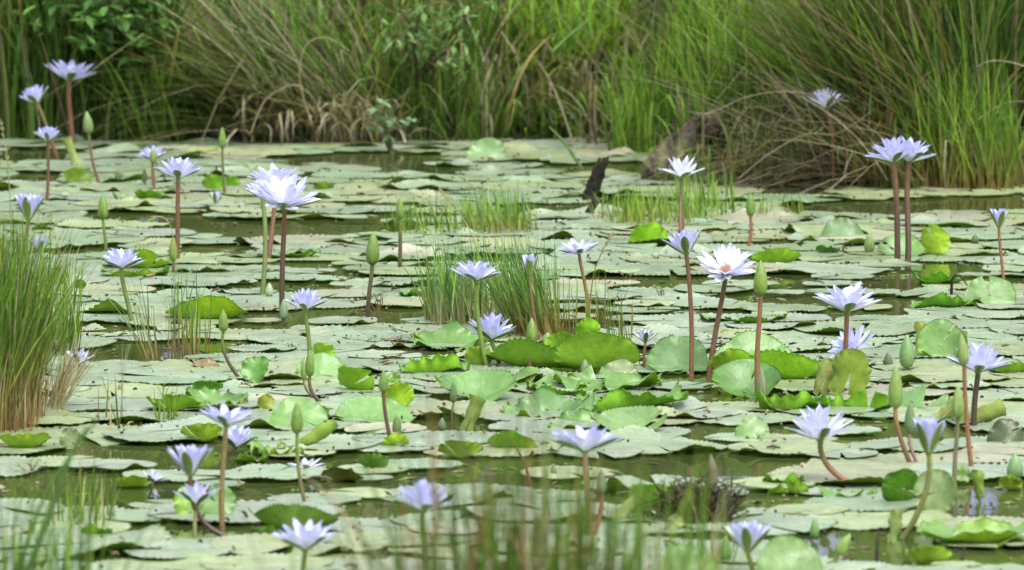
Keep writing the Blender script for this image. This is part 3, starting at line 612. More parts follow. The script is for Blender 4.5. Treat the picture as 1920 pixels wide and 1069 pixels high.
def bud(label, lm, x, yt, yb, w, bx, by, c0=BROWN, c1=OLIVE, sw=7, ctrl=None, side=None, col_=(.10, .17, .03), tipc=None, dY=0.0, group=None, stem=True):
    base = onz(bx, by); Y = base.y + dY; head = ony(x, yb, Y); s = ppm(Y); H = (yb - yt) / s; r = w / s / 2
    t = empty("lily_bud", base); tag(t, label, "flower bud", group); MARK.append((base.x, base.y, lm))
    hl = head - base; sd = 0 if side is None else side
    ax = Vector((math.sin(math.radians(sd)), -.05, 1)).normalized(); RM = np.array(ax.to_track_quat('Z', 'Y').to_matrix())
    if stem and (yb < by - 3 or ctrl):
        pts = stem_curve(base, head, ctrl, ax); b = Bag(); q = sw / s / 2
        b.add(*tube(pts, np.linspace(q * 1.1, q * .85, len(pts)), c0, c1, 8, 2.0)); link("stem", b.mesh("stem", M_stem), t)
    prof = [(0, .0), (.42, .015), (.72, .07), (.93, .17), (1, .3), (.95, .45), (.8, .62), (.57, .78), (.3, .91), (.1, .98), (.0, 1.0)]
    V = []; C = []; off = R.uniform(0, 1.5); c = np.array(col_); tc = np.array(tipc if tipc else (c * 1.25))
    for pr, pz in prof:
        for k in range(20):
            a = 2 * PI * k / 20; seam = abs(math.sin(2 * (a + off))) ; rad = pr * r * (1 - .09 * (1 - seam) ** 3)
            V.append((rad * math.cos(a), rad * math.sin(a), pz * H))
            cc = c * (1 - pz) * 1.15 + tc * pz; cc = cc + (1 - seam) ** 6 * np.array((.09, .10, .03)); C.append(cc * R.uniform(.93, 1.07))
    V = np.array(V) @ RM.T + np.array(hl)
    link("bud_head", mesh_np("bud_head", V, grid_faces(11, 20, 0, True), np.array(C), [M_bud]), t)
    return t

# ---- the blooms, read from the photograph: bloom foot, water line, width and height in pixels
flower("wide pale bloom on a thick brown stem, highest flower at the far left", "highest far-left flower", 130, 150, 138, 274, 92, 33, side=6, sw=10, c0=BROWN, c1=RED)
flower("bloom leaning left, just below and left of the highest far-left flower", "left-leaning far-left flower", 70, 193, 108, 300, 56, 36, side=-22, sw=7, ctrl=(88, 240))
flower("small cupped bloom below the left-leaning one, over the rolled yellow leaf's left side", "small cupped far-left flower", 90, 264, 85, 380, 48, 30, sw=6, c0=BROWN, c1=BROWN)
flower("flattish bloom half hidden behind a far bud on the left", "far flower behind a bud", 286, 300, 291, 356, 56, 24, side=-4, sw=6, dY=.05)
flower("open bloom on a tall brown stem, left of the close pair of blooms", "tall brown-stemmed left flower", 334, 334, 331, 492, 86, 38, sw=9, c0=BROWN, c1=RED, side=2)
flower("large white-lilac starry bloom, front one of the close pair", "big starry front bloom", 533, 390, 530, 588, 124, 55, toward=14, sw=10, c0=DBROWN, c1=RED, pale=.55, rows=(8, 8, 8, 6), wilt=.2)
flower("white-lilac bloom just behind the big starry one, upper of the pair", "upper bloom of the pair", 516, 350, 500, 492, 96, 36, sw=9, c0=BROWN, c1=RED, pale=.45, rows=(8, 8, 7), dY=.05)
flower("bloom on a plain green stem tucked behind the left side of the pair", "green-stemmed bloom of the pair", 491, 366, 489, 555, 56, 34, sw=9, c0=(.09, .12, .03), c1=LGREEN, pale=.45, side=-10, dY=.05)
flower("upright cupped bloom at the left edge above the tall tussock", "cupped bloom at the left edge", 53, 411, 50, 492, 42, 50, sw=7, c0=RED, c1=BROWN, side=4)
flower("very small half-open bloom near the water, left edge", "very small left-edge bloom", 75, 472, 78, 502, 31, 30, sw=5, c0=OLIVE)
flower("open bloom with dark sepals on a leaning green stem, before a lime leaf", "dark-sepalled left bloom", 228, 503, 252, 610, 84, 38, sw=9, c0=(.1, .15, .04), c1=LGREEN, side=2, nsep=4)
flower("starry bloom on a green stem above the pair of dark left buds", "starry green-stemmed bloom", 573, 580, 577, 692, 76, 41, sw=8, c0=(.12, .17, .04), c1=LGREEN)
flower("open bloom on a yellow-green stem before the central grass clump", "upper central bloom", 893, 526, 915, 692, 88, 38, sw=9, c0=LGREEN, c1=LGREEN, ctrl=(898, 610), side=3)
flower("bloom with a big green sepal, low on a short stem below the upper central one", "lower central bloom", 922, 636, 935, 688, 88, 52, sw=9, c0=LGREEN, c1=LGREEN, side=4)
flower("flat drooping bloom on a slender red stem, right of the central grass", "flat drooping red-stemmed bloom", 1086, 476, 1103, 608, 72, 28, side=-6, toward=4, sw=7, c0=RED, c1=(.26, .14, .08), wilt=.5)
flower("many-petalled whitish bloom far out in front of the log", "whitish bloom by the log", 1278, 332, 1281, 452, 80, 38, sw=7, c0=BROWN, c1=OLIVE, pale=.85, rows=(8, 8, 6), pw=.22, dY=.06)
flower("violet cupped bloom tilted left on a long red-brown stem", "violet tilted bloom", 1287, 476, 1296, 706, 62, 50, side=-14, sw=9, c0=RED, c1=BROWN, rows=(6, 6, 5), ctrl=(1296, 590))
flower("flat bloom turned to show its orange centre, on a leaning brown stem", "flat bloom with orange centre", 1361, 514, 1327, 707, 106, 40, toward=40, side=4, sw=10, c0=BROWN, c1=BROWN, pale=.2, stamens=True, rows=(8, 8, 7), pw=.22)
flower("small white bloom high against the far right rushes", "high small far-right bloom", 1548, 203, 1562, 356, 64, 40, side=-3, sw=6, c0=BROWN, c1=RED, pale=.6, pw=.2, ctrl=(1560, 260))
flower("left bloom of the twin flowers with two tall stems", "left twin stem", 1675, 304, 1683, 494, 94, 46, side=-8, sw=11, c0=DBROWN, c1=RED, rows=(9, 9, 8))
flower("right bloom of the twin flowers with two tall stems", "right twin stem", 1704, 303, 1701, 494, 92, 42, side=9, sw=11, c0=DBROWN, c1=RED, rows=(8, 8, 7), dY=.04)
flower("tiny cupped bloom on a thin red stem near the right edge", "tiny right-edge bloom", 1873, 425, 1884, 549, 27, 36, sw=6, c0=RED, c1=RED, rows=(5, 5, 4))
flower("broad open bloom on a reddish stem over a folded lime leaf, right", "broad bloom over folded leaf", 1588, 584, 1572, 740, 118, 50, sw=10, c0=RED, c1=RED, pale=.4, side=2, wilt=.15, rows=(9, 9, 8))
flower("big bloom lying sideways, orange centre visible, behind the reddish stem", "sideways bloom", 1603, 655, 1612, 690, 84, 44, side=-42, toward=34, sw=8, c0=LGREEN, stamens=True, rows=(8, 8, 7), dY=.06, wilt=.1)
flower("wide bloom with pale sepals behind a bud at the right edge", "wide right-edge bloom", 1834, 697, 1828, 802, 112, 54, sw=11, c0=DBROWN, c1=DBROWN, side=4)
flower("big blue-white bloom on a short stem curving down to the right", "big bloom on curved stem", 1538, 824, 1596, 908, 122, 68, side=-4, sw=11, c0=RED, c1=OLIVE, pale=.4, rows=(8, 8, 8), ctrl=(1550, 870), pw=.28, wilt=.1)
flower("deep violet cupped bloom on a curving olive stem, lower right", "deep violet cupped bloom", 1741, 848, 1692, 1012, 46, 66, sw=11, c0=OLIVE, c1=(.15, .17, .05), rows=(6, 6, 6), ctrl=(1735, 925), side=2)
flower("lilac cupped bloom at the bottom edge, right", "cupped bloom at the bottom", 1402, 1034, 1408, 1080, 68, 62, sw=10, c0=OLIVE, c1=OLIVE, rows=(6, 6, 5), side=4)
flower("flat wide bloom out of focus, above the bottom rushes", "flat blurred bloom", 1097, 846, 1103, 1012, 130, 38, sw=12, c0=RED, c1=(.3, .2, .12), pale=.2, rows=(8, 7, 6), toward=-4)
flower("blurred violet bloom tilted left behind the rushes, bottom centre", "blurred violet bloom", 793, 958, 800, 1085, 114, 62, sw=11, c0=OLIVE, c1=LGREEN, side=6, rows=(9, 9, 8))
flower("blue-white bloom low at the bottom edge, left of centre", "low bottom-edge bloom", 572, 1030, 576, 1110, 122, 50, sw=10, c0=OLIVE, c1=OLIVE, pale=.3, rows=(8, 8, 6))
flower("open bloom on a straight yellow-brown stem, lower left", "straight yellow-stemmed bloom", 424, 797, 421, 1003, 98, 34, sw=10, c0=(.17, .12, .04), c1=(.2, .17, .06), rows=(7, 6, 6), side=3)
flower("tall cup-shaped bloom with green sepals on a stem curving right, lower left", "cup bloom on hooked stem", 357, 890, 424, 1006, 66, 62, sw=10, c0=DBROWN, c1=BROWN, rows=(6, 6, 6), ctrl=(372, 965))
flower("violet ragged bloom just under the lower-left cup bloom", "ragged violet bloom", 369, 944, 371, 1010, 82, 50, sw=8, c0=OLIVE, c1=OLIVE, rows=(6, 5), wilt=.3, dY=.03)
flower("small tilted bloom resting on the water right of the yellow-brown stem", "small resting bloom", 442, 838, 444, 852, 66, 46, side=10, toward=8, sw=7, rows=(5, 5, 4))
flower("tiny ragged bloom sitting on the open water, lower left", "tiny floating bloom, left", 286, 903, 286, 909, 42, 26, side=10, rows=(4, 4), sw=6, wilt=.2)
flower("spent white bloom collapsed on the water beside a tall bud", "collapsed white bloom", 578, 880, 578, 886, 66, 24, rows=(5, 4), sw=6, wilt=.4, pale=.5)
flower("bloom caught in the straw at the left tussock", "bloom in the straw", 148, 682, 150, 694, 52, 34, side=8, rows=(6, 5), sw=6)
flower("small withered bloom with narrow violet petals and a bare stem", "small withered bloom", 1210, 641, 1212, 696, 38, 30, sw=5, c0=RED, c1=(.25, .16, .1), rows=(6, 6), wilt=.4, pw=.22)
flower("narrow half-open bud showing violet, amid the central grass", "violet-tipped bud", 993, 515, 1012, 646, 18, 40, sw=7, c0=BROWN, c1=OLIVE, rows=(5, 4), ctrl=(1000, 585))
flower("tiny far bud showing a violet tip, left of the far dark water", "tiny violet-tipped bud", 405, 383, 405, 388, 13, 25, sw=4, rows=(4, 3))

# ---- the buds
bud("far slim bud above a long brown stem, left", "far slim bud", 167, 208, 250, 19, 187, 346, ctrl=(173, 300), side=-6, col_=(.12, .18, .06), sw=6)
bud("far slim bud on a straight green stem left of the sedge's foot", "far straight bud", 417, 238, 278, 15, 424, 368, c0=(.08, .09, .03), sw=6)
bud("bud standing in front of the flattish far-left bloom", "bud before far flower", 287, 277, 306, 14, 288, 360, col_=(.13, .17, .04), sw=5)
bud("fat upright bud between the far-left blooms and the tall brown stem", "fat upright left bud", 193, 363, 411, 20, 196, 474, c0=(.1, .14, .03), c1=LGREEN, sw=7)
bud("short-stemmed bud touching the tall brown stem's right foot", "short-stemmed left bud", 325, 443, 490, 17, 325, 514, col_=(.12, .18, .03), sw=6)
bud("tiny dark far bud, right one of two behind the tall left bloom", "tiny dark far bud", 271, 316, 342, 11, 271, 352, col_=(.07, .1, .04), sw=4)
bud("small dark leaf-like far bud, left one of two", "small dark far bud", 222, 316, 342, 13, 223, 346, col_=(.05, .09, .04), sw=4)
bud("large plump bud on a dark stem, left of the central grass", "large plump central bud", 698, 433, 497, 27, 690, 596, c0=DBROWN, c1=OLIVE, sw=9, side=2)
bud("slim bud on a brown stem by the left end of the far grass patch", "slim bud by far grass", 750, 370, 410, 16, 748, 509, c0=DBROWN, c1=OLIVE, sw=8)
bud("bud right beneath the many-petalled whitish bloom", "bud under whitish bloom", 1276, 342, 380, 17, 1282, 436, c0=BROWN, c1=OLIVE, sw=8)
bud("bright green bud on a leaning red stem left of the twin flowers", "bright bud on red stem", 1407, 362, 406, 16, 1402, 466, c0=RED, c1=RED, sw=7, ctrl=(1408, 435))
bud("biggest plump green bud on a thick red stem, right of centre", "biggest plump bud", 1426, 487, 554, 27, 1424, 745, c0=RED, c1=RED, sw=10, col_=(.13, .2, .035))
bud("plump bud on a short stem behind the green dome leaves, centre", "plump short-stemmed central bud", 997, 595, 646, 22, 995, 697, c0=BROWN, c1=OLIVE, sw=9)
bud("bud on a thin stem that bends right near the lime dome leaf", "bud on bent stem", 419, 580, 622, 19, 452, 713, c0=DBROWN, c1=LGREEN, sw=7, ctrl=(422, 665))
bud("brownish-green bud, right one of the touching pair on dark stems", "right bud of touching pair", 581, 655, 706, 18, 610, 762, c0=DBROWN, c1=OLIVE, sw=8, ctrl=(585, 735))
bud("paler bud, left one of the touching pair on dark stems", "left bud of touching pair", 570, 670, 712, 13, 603, 757, c0=DBROWN, c1=OLIVE, sw=6, ctrl=(578, 735), col_=(.16, .22, .06), dY=.02)
bud("tall plump bud over the rolled tube leaf, lower left of centre", "tall bud by tube leaf", 557, 752, 813, 23, 573, 948, c0=(.12, .1, .04), c1=LGREEN, sw=8, ctrl=(560, 880))
bud("bud on a short dark stem left of the curled yellow-green leaf", "bud on short dark stem", 719, 693, 736, 18, 736, 840, c0=DBROWN, c1=BROWN, sw=8, ctrl=(724, 785))
bud("low bud at the foot of the short dark stem", "low bud by dark stem", 744, 777, 815, 18, 744, 819, col_=(.08, .12, .04), sw=5)
bud("small grey-green bud on a thin stem left of the leaning tube leaf", "small grey-green bud", 850, 715, 755, 14, 850, 792, col_=(.09, .13, .06), sw=4)
bud("grey conical bud at water level left of the leaning tube leaf", "grey conical bud", 829, 783, 808, 16, 829, 811, col_=(.08, .12, .07), sw=4)
bud("squat smooth bud standing before the upright pale leaf, right", "squat smooth bud", 1700, 626, 690, 29, 1700, 702, c0=LGREEN, c1=LGREEN, col_=(.11, .2, .07), sw=8)
bud("long pale-green bud left of the lower-right cluster", "long pale bud of cluster", 1679, 683, 766, 28, 1708, 872, c0=BROWN, c1=(.3, .17, .05), sw=9, ctrl=(1685, 810), col_=(.14, .22, .05))
bud("green bud between two stems in the lower-right cluster", "middle bud of cluster", 1796, 720, 785, 24, 1792, 922, c0=(.15, .12, .09), c1=OLIVE, sw=9, col_=(.14, .22, .06))
bud("dim bud half behind the deep violet cupped bloom", "bud behind violet bloom", 1706, 752, 812, 21, 1722, 872, c0=BROWN, c1=BROWN, sw=7, ctrl=(1708, 840), col_=(.09, .15, .06), dY=.04)
bud("tall bud crossing in front of the wide right-edge bloom", "bud before right-edge bloom", 1808, 625, 685, 22, 1822, 882, c0=RED, c1=RED, sw=9, col_=(.15, .22, .06), ctrl=(1812, 780), side=-6)
bud("greyish bud hanging at water level on the biggest bud's stem", "greyish bud at red stem", 1428, 690, 752, 21, 1428, 760, col_=(.1, .13, .06), sw=5, dY=-.04)
bud("small pointed bud at the water, bottom right", "small pointed bottom bud", 1527, 970, 1010, 18, 1527, 1014, col_=(.1, .2, .06), sw=5)
bud("big slanting bud leaning right at the bottom edge", "slanting bottom bud", 1570, 993, 1040, 24, 1552, 1064, c0=OLIVE, c1=OLIVE, sw=10, side=38, col_=(.12, .2, .04))
bud("blurred bud on a brown stem right of the flat blurred bloom", "blurred bud", 1128, 880, 925, 19, 1112, 1012, c0=RED, c1=BROWN, sw=9, ctrl=(1126, 960), col_=(.09, .12, .06))
bud("blurred leaf-green bud beside the bottom cupped bloom", "leaf-green bottom bud", 1360, 1003, 1052, 24, 1360, 1058, col_=(.07, .14, .03), sw=6)
bud("squat grey-green bud at the right edge, low", "squat right-edge bud", 1903, 850, 898, 32, 1903, 902, col_=(.11, .2, .08), sw=6)
bud("squat bright bud at the water left of the twin stems", "squat bud by twin stems", 1630, 435, 474, 20, 1630, 478, col_=(.14, .22, .07), sw=5)
bud("pale greyish bud at the foot of the front pair bloom", "pale bud at pair's foot", 532, 560, 600, 17, 532, 604, col_=(.12, .19, .1), sw=5)
bud("small pale bud right of the green stem of the pair", "small pale bud by green stem", 505, 530, 556, 16, 505, 558, col_=(.2, .27, .16), sw=5)
bud("olive bud peeking over the dome leaf, right of the central grass", "olive bud by dome leaf", 1023, 622, 645, 20, 1024, 650, col_=(.12, .16, .06), sw=5, side=14)
bud("grey-green pointed bud before the big toothed dome leaf", "grey-green bud by dome", 1097, 673, 703, 19, 1097, 706, col_=(.11, .14, .07), sw=5)
bud("dark triangular bud tip poking out near the right edge, far", "dark triangular tip", 1828, 440, 458, 16, 1828, 461, col_=(.03, .05, .02), sw=4)
bud("green oval bud in the shore grass, far right of centre", "green far shore bud", 1592, 290, 322, 12, 1594, 345, col_=(.1, .18, .04), sw=4)
bud("dark tip just right of the squat smooth bud's leaf", "dark tip by squat bud", 1665, 660, 690, 18, 1665, 694, col_=(.06, .08, .04), sw=4, dY=.05)
bud("small upright bud in the pads, left, under the bent stem", "small upright left bud", 225, 718, 733, 9, 225, 735, col_=(.16, .17, .06), sw=4)
bud("grey bud tip at water level, far left of centre", "grey left bud tip", 1038, 868+0, 895, 12, 1038, 898, col_=(.1, .12, .05), sw=4)

# ============================================================ LILY PADS
PB = 1.03
TOPC = [((.215, .295, .185), "pale grey-green"), ((.25, .32, .155), "pale green"), ((.27, .31, .17), "yellow-tinged"), ((.19, .265, .15), "dull green"), ((.30, .31, .21), "bleached straw-green"), ((.235, .30, .21), "ashen green")]
UNDER = (.27, .38, .045)
def pad_mesh(name, Rm, ctop, cund, bends=(None, None), wav=.004, teeth=.045, curls=(), spin=0.0, nth=110, nr=8, ell=1.0, rr=R, cup=0.0, mtop=None):
    """a toothed, slit leaf; bends = ((v0, rho, phi) far side, near side): beyond the chord v0 the leaf bends up round a line parallel to X"""
    gap = .04 + rr.random() ** 2 * .2
    k1, k2, k3 = rr.uniform(0, 6.28), rr.uniform(0, 6.28), rr.uniform(0, 6.28)
    nt_ = 50 + rr.randrange(12); nth = nt_ * 4 - 1 if teeth > .015 else 90; u = []; leaf = []; H = []
    phs = np.linspace(gap, 2 * PI - gap, nth)
    rim = 1 + .03 * np.sin(3 * phs + k1) + .02 * np.sin(5 * phs + k2)
    tooth = teeth * (np.abs(((phs * nt_ / (2 * PI)) % 1) - .5) * 2 - .5) * (1 + .5 * np.sin(7 * phs + k3))
    rad = [0.02, .2, .4, .58, .74, .86, .95, 1.0][:nr]
    zr = rr.uniform(0, 50)
    P = np.zeros((nr, nth, 3)); LF = np.zeros((nr, nth, 3))
    for i, q in enumerate(rad):
        r = Rm * q * (rim if q > .3 else 1) * (1 + (tooth if i == nr - 1 else (tooth * .3 if i == nr - 2 else 0)))
        x = r * np.cos(phs); y = r * np.sin(phs) * ell
        kk_ = 2.6 / Rm; z = wav * q * (np.sin(x * kk_ + k1 + y * kk_ * .5) + .8 * np.sin(y * kk_ * 1.7 - x * kk_ * .6 + k2) + .5 * np.sin(x * kk_ * 2.9 + k3)) + wav * .7 * max(0, (q - .8) / .2) * np.sin(11 * phs + k3 + 2 * np.sin(3 * phs + k1)) + cup * (x * math.cos(spin) - y * math.sin(spin)) ** 2 / Rm
        if i >= nr - 2: z = z + tooth * Rm * (.4 if i == nr - 1 else .15)
        for (a0, wd, hh) in curls:
            da = (phs - a0 + PI) % (2 * PI) - PI; z = z + hh * np.exp(-(da / wd) ** 2) * max(0, (q - .6) / .4) ** 1.6
        P[i, :, 0] = x; P[i, :, 1] = y; P[i, :, 2] = z; LF[i, :, 0] = x; LF[i, :, 1] = y; LF[i, :, 2] = zr
    c, s = math.cos(spin), math.sin(spin)
    X = P[..., 0] * c - P[..., 1] * s; Y = P[..., 0] * s + P[..., 1] * c; Z = P[..., 2].copy()
    X += 0; 
    for sgn, bd in ((1, bends[0]), (-1, bends[1])):
        if bd is None: continue
        v0, rho, phi = bd
        yy = sgn * Y; m = yy > v0; sdist = np.where(m, yy - v0, 0); a = np.minimum(sdist / rho, phi); ext = np.maximum(0, sdist - rho * phi)
        ny = v0 + rho * np.sin(a) + ext * np.cos(a); nz = rho * (1 - np.cos(a)) + ext * np.sin(a)
        ny2 = ny - Z * np.sin(a); nz2 = nz + Z * np.cos(a)
        Y = np.where(m, sgn * ny2, Y); Z = np.where(m, nz2, Z)
    G = np.stack([X, Y, Z], -1)
    du = np.gradient(G, axis=0); dv = np.gradient(G, axis=1); N_ = np.cross(du, dv); N_ /= np.linalg.norm(N_, axis=-1, keepdims=True) + 1e-12
    th = .0009
    top = G.reshape(-1, 3); bot = (G - N_ * th).reshape(-1, 3)
    n = nr * nth; q = np.array(grid_faces(nr, nth)); rimq = [((nr - 1) * nth + j, (nr - 1) * nth + n + j, (nr - 1) * nth + n + j + 1, (nr - 1) * nth + j + 1) for j in range(nth - 1)]
    Q = np.concatenate([q, q[:, ::-1] + n, np.array(rimq)]); mi = [0] * len(q) + [1] * len(q) + [1] * len(rimq)
    shade = 1 + .0 * top[:, :1]
    C = np.concatenate([np.tile(np.array(ctop), (n, 1)), np.tile(np.array(cund), (n, 1))])
    lf = LF.reshape(-1, 3)
    return mesh_np(name, np.concatenate([top, bot]), Q, C, [mtop or M_ptop, M_pund], mi, np.concatenate([lf, lf]))

def raised(label, px, py, W, h, side='U', phi=78, turn=0, tilt=0, top=(.15, .27, .07), und=UNDER, wav=.006, dz=.004, teeth=.042, lm=None, rho=.3, curls=(), spin=None, dirt=0, name="lily_pad"):
    """a pad standing partly out of the water: W x h pixels of it show; side 'U' = its near half is up (underside to us), 'T' = its far half is up (face to us)"""
    p = onz(px, py); s = ppm(p.y); w = W * 1.02 / s; hh = h * 1.06 / s + .005
    ph = math.radians(phi); c = .9
    while True:      # the fold line c (in radii) that leaves a flap of the right height and width
        Rm = w / 2 / math.sqrt(1 - c * c) if c > 0 else w / 2
        rh = max(.004, Rm * rho * .4); fl_ = Rm * (1 - c); up = rh * (1 - math.cos(min(ph, fl_ / rh))) + max(0, fl_ - rh * ph) * math.sin(ph)
        if up >= hh or c < -.95: break
        c -= .02
    if Rm > .2: Rm = .2
    v0 = c * Rm; k = 1 - c
    b = (v0, rh, ph)
    if k > .8: wav = min(wav, .003)
    me = pad_mesh(name, Rm, (top[0] * .74, top[1] * .86, top[2] * .55), (und[0] * 1.4, und[1] * 1.6, und[2] * .7), (b, None) if side == 'T' else (None, b), wav, teeth, curls, R.uniform(0, 6.28) if spin is None else spin, cup=(R.uniform(.15, .45) if side == 'U' else R.uniform(-.3, .4)) * min(1.2, k + .2), mtop=M_pnew)
    o = link(name, me, loc=(p.x, p.y + (-v0 if side == 'T' else v0), dz))
    o.rotation_euler = (0, math.radians(tilt), math.radians(turn)); tag(o, label, "lily pad"); return o
def rolled(label, x0, y0, x1, y1, wpx, turns=.8, col_=(.33, .4, .07), into=.0, name="lily_pad", tpc=None, lay=0.0):
    """a leaf rolled into a tube between two pixels, foot in the water"""
    p0 = onz(x0, y0); p1 = ony(x1, y1, p0.y + into); ax = (p1 - p0); Ln = ax.length; s = ppm(p0.y); rho = wpx / s / 2
    Rm = Ln / 2; me = pad_mesh(name, Rm, tpc or (.14, .24, .06), col_, ((.001, rho, PI * turns), (.001, rho * .96, PI * turns)), .003, .03, (), PI, ell=max(.3, min(1, PI * rho * turns * 1.2 / Rm)))
    o = link(name, me, loc=(p0 + p1) / 2 + Vector((0, 0, .0)))
    X = ax.normalized(); toc = Vector((0, 1, .1)) ; Zv = (toc - X * toc.dot(X)).normalized(); Yv = Zv.cross(X)
    o.rotation_euler = Matrix((X, Yv, Zv)).transposed().to_euler(); tag(o, label, "lily pad"); return o
PG = (.15, .27, .09); BLUE = (.15, .26, .12)
# centre group of lifted pads
raised("big toothed lime dome leaf standing up in the middle of the pond", 1120, 700, 156, 74, 'U', 70, und=(.24, .37, .07), wav=.008, rho=1.0)
raised("pale green leaf raised right of the big toothed dome", 1272, 700, 116, 54, 'T', 60, top=BLUE, rho=.8)
raised("long green dome leaf left of the big toothed dome", 1000, 694, 180, 50, 'U', 66, und=(.17, .29, .05), rho=1.0, turn=-14)
raised("small lime leaf tip sticking up behind the big dome", 1102, 640, 46, 34, 'U', 75, und=(.2, .36, .05))
raised("lime leaf edge between the long dome and the big dome", 1052, 660, 62, 30, 'U', 70, und=(.2, .34, .05), turn=20)
raised("lime dome leaf right between two leaning brown stems", 1372, 706, 92, 44, 'U', 72, und=(.25, .38, .05), rho=.9)
raised("pale leaf raised behind the lime one, right of centre", 1415, 676, 160, 38, 'T', 55, top=PG, rho=.8)
raised("bright lime toothed sheet crossing behind the biggest bud's stem", 1470, 716, 190, 52, 'U', 68, und=(.22, .38, .04), wav=.012, rho=.8, turn=-6)
raised("darker green leaf low before the lime sheet", 1400, 742, 130, 50, 'T', 50, top=(.11, .22, .07), rho=.8)
rolled("yellow-green leaf standing tall and folded under the broad bloom", 1582, 748, 1606, 656, 74, .42, (.24, .34, .05))
rolled("rolled flank of the tall folded leaf, ribbed, left of the reddish stem", 1534, 744, 1562, 676, 28, .7, (.3, .36, .1))
raised("pale green leaf cupped before the rushes, left of the lime domes", 895, 748, 150, 36, 'T', 42, top=(.16, .28, .12), rho=.9, turn=6)
raised("bright green leaf edge below the lower central bloom", 815, 705, 120, 26, 'U', 60, und=(.18, .33, .04), wav=.01)
raised("lime half-curled leaf at the foot of the central stems", 897, 690, 50, 34, 'U', 70, und=(.27, .36, .08))
raised("pale toothed leaf lifted behind the central stems", 845, 652, 134, 26, 'T', 40, top=PG, wav=.008)
raised("pale ruffled leaf before the long green dome", 985, 724, 120, 24, 'T', 45, top=PG, wav=.01)
raised("ruffled pale leaf right under the big toothed dome", 1140, 722, 160, 18, 'T', 40, top=PG, wav=.01)
raised("torn grey leaf hanging right of the dark hollow under the dome", 1160, 708, 78, 22, 'T', 60, top=(.25, .28, .18), wav=.008)
raised("long bright green leaf with a double toothed crest, lower centre", 1182, 776, 195, 34, 'U', 62, und=(.17, .33, .05), wav=.012, rho=.9)
raised("pale leaf with upturned lime rim below the double crest", 1180, 812, 140, 30, 'T', 35, top=(.2, .3, .15), wav=.01)
raised("green leaf lifted left of the flat blurred bloom", 960, 846, 96, 30, 'U', 62, und=(.17, .3, .05), turn=-18)
raised("yellowish leaf curling up at the foot of the rushes", 862, 862, 82, 30, 'U', 65, und=(.27, .33, .08))
rolled("leaf rolled in a tube leaning right, lower centre", 872, 812, 900, 744, 22, .8, (.3, .38, .1))
raised("ruffled pale leaf with toothed rims, middle right of lower centre", 1030, 780, 150, 22, 'T', 40, top=BLUE, wav=.012)
raised("second ruffled pale leaf, nearer the flat blurred bloom", 1080, 800, 140, 20, 'T', 45, top=PG, wav=.012)
# left
raised("large lime leaf arching out of the water, left of centre", 390, 604, 155, 43, 'U', 68, und=(.28, .40, .03), wav=.003, teeth=.02, rho=1.3)
raised("lime leaf under the dark-sepalled bloom, its edge to the right", 255, 506, 130, 32, 'U', 60, und=(.24, .36, .03), rho=1.0)
raised("low lime edge just below the leaf under the dark-sepalled bloom", 250, 524, 100, 14, 'U', 60, und=(.22, .33, .04))
raised("dark green oval leaf standing beside the left tussock", 109, 540, 40, 60, 'U', 82, und=(.11, .18, .05), wav=.003, teeth=.01)
raised("second dark oval leaf, smaller, right of the first", 150, 546, 22, 44, 'U', 82, und=(.08, .14, .04), wav=.002, teeth=.01)
raised("bright leaf with a brown split, left of the touching buds", 487, 722, 56, 42, 'T', 68, top=(.13, .28, .07), turn=-24)
raised("mottled ochre-green leaf standing upright like a fin, left of centre", 499, 772, 32, 48, 'U', 84, und=(.3, .3, .1), teeth=.01, wav=.002)
raised("pale leaf spread behind the touching buds", 600, 712, 100, 36, 'T', 48, top=(.19, .32, .14), rho=.8)
raised("small lime leaf curled over behind the touching buds", 603, 674, 42, 24, 'U', 65, und=(.27, .4, .05), turn=-20)
raised("lime leaf folded like a boat right of the touching buds", 660, 736, 80, 42, 'U', 62, und=(.22, .36, .05), turn=-30, rho=.5)
raised("glossy yellow-green leaf bowing down beside the short dark stem", 755, 772, 62, 46, 'U', 74, und=(.3, .42, .05), turn=18, teeth=.01, wav=.003)
raised("narrow lime leaf standing behind the bud on the short dark stem", 737, 727, 26, 42, 'T', 80, top=(.2, .33, .07), turn=10)
raised("lime leaf curled at the foot of the short dark stem", 742, 842, 54, 20, 'U', 65, und=(.3, .4, .05), turn=20)
raised("pale leaf spread under the short dark stem's bud", 700, 790, 150, 30, 'T', 35, top=(.18, .3, .13))
rolled("lime leaf rolled into a tube left of centre, tip up right", 560, 842, 630, 794, 20, .75, (.24, .37, .06))
raised("pale leaf with raised lime lip under the tall bud", 560, 808, 110, 44, 'T', 40, top=(.18, .31, .12), rho=.8)
raised("sharp lime leaf end right above the tube leaf", 598, 790, 30, 40, 'U', 75, und=(.2, .34, .06), turn=-40)
raised("yellow-green leaf doming behind the yellow-brown stem", 378, 832, 76, 32, 'U', 66, und=(.27, .37, .06), teeth=.01, rho=.9)
raised("pale leaf fringed with brown teeth, left of the ochre fin", 330, 776, 105, 22, 'U', 52, und=(.19, .33, .05), wav=.008)
raised("pale green leaf rising behind the brown-toothed one", 405, 762, 110, 22, 'T', 45, top=PG, wav=.008)
raised("small dark green peaked leaf above the brown-toothed ones", 390, 738, 56, 18, 'U', 55, und=(.1, .22, .04))
raised("pale leaf with a yellow underside curling up, bottom of the left tussock", 45, 846, 96, 26, 'U', 50, und=(.27, .36, .07), top=PG, rho=.9)
raised("tall grey sail of a leaf standing right of the left tussock", 132, 846, 42, 88, 'T', 84, top=(.2, .23, .14), teeth=.0, wav=.002)
raised("lime leaf standing left of the ragged violet bloom", 345, 975, 62, 70, 'T', 72, top=(.25, .37, .07), turn=30, teeth=.01)
raised("pale leaf standing right of the ragged violet bloom", 408, 976, 72, 52, 'T', 66, top=(.19, .3, .13), turn=-10)
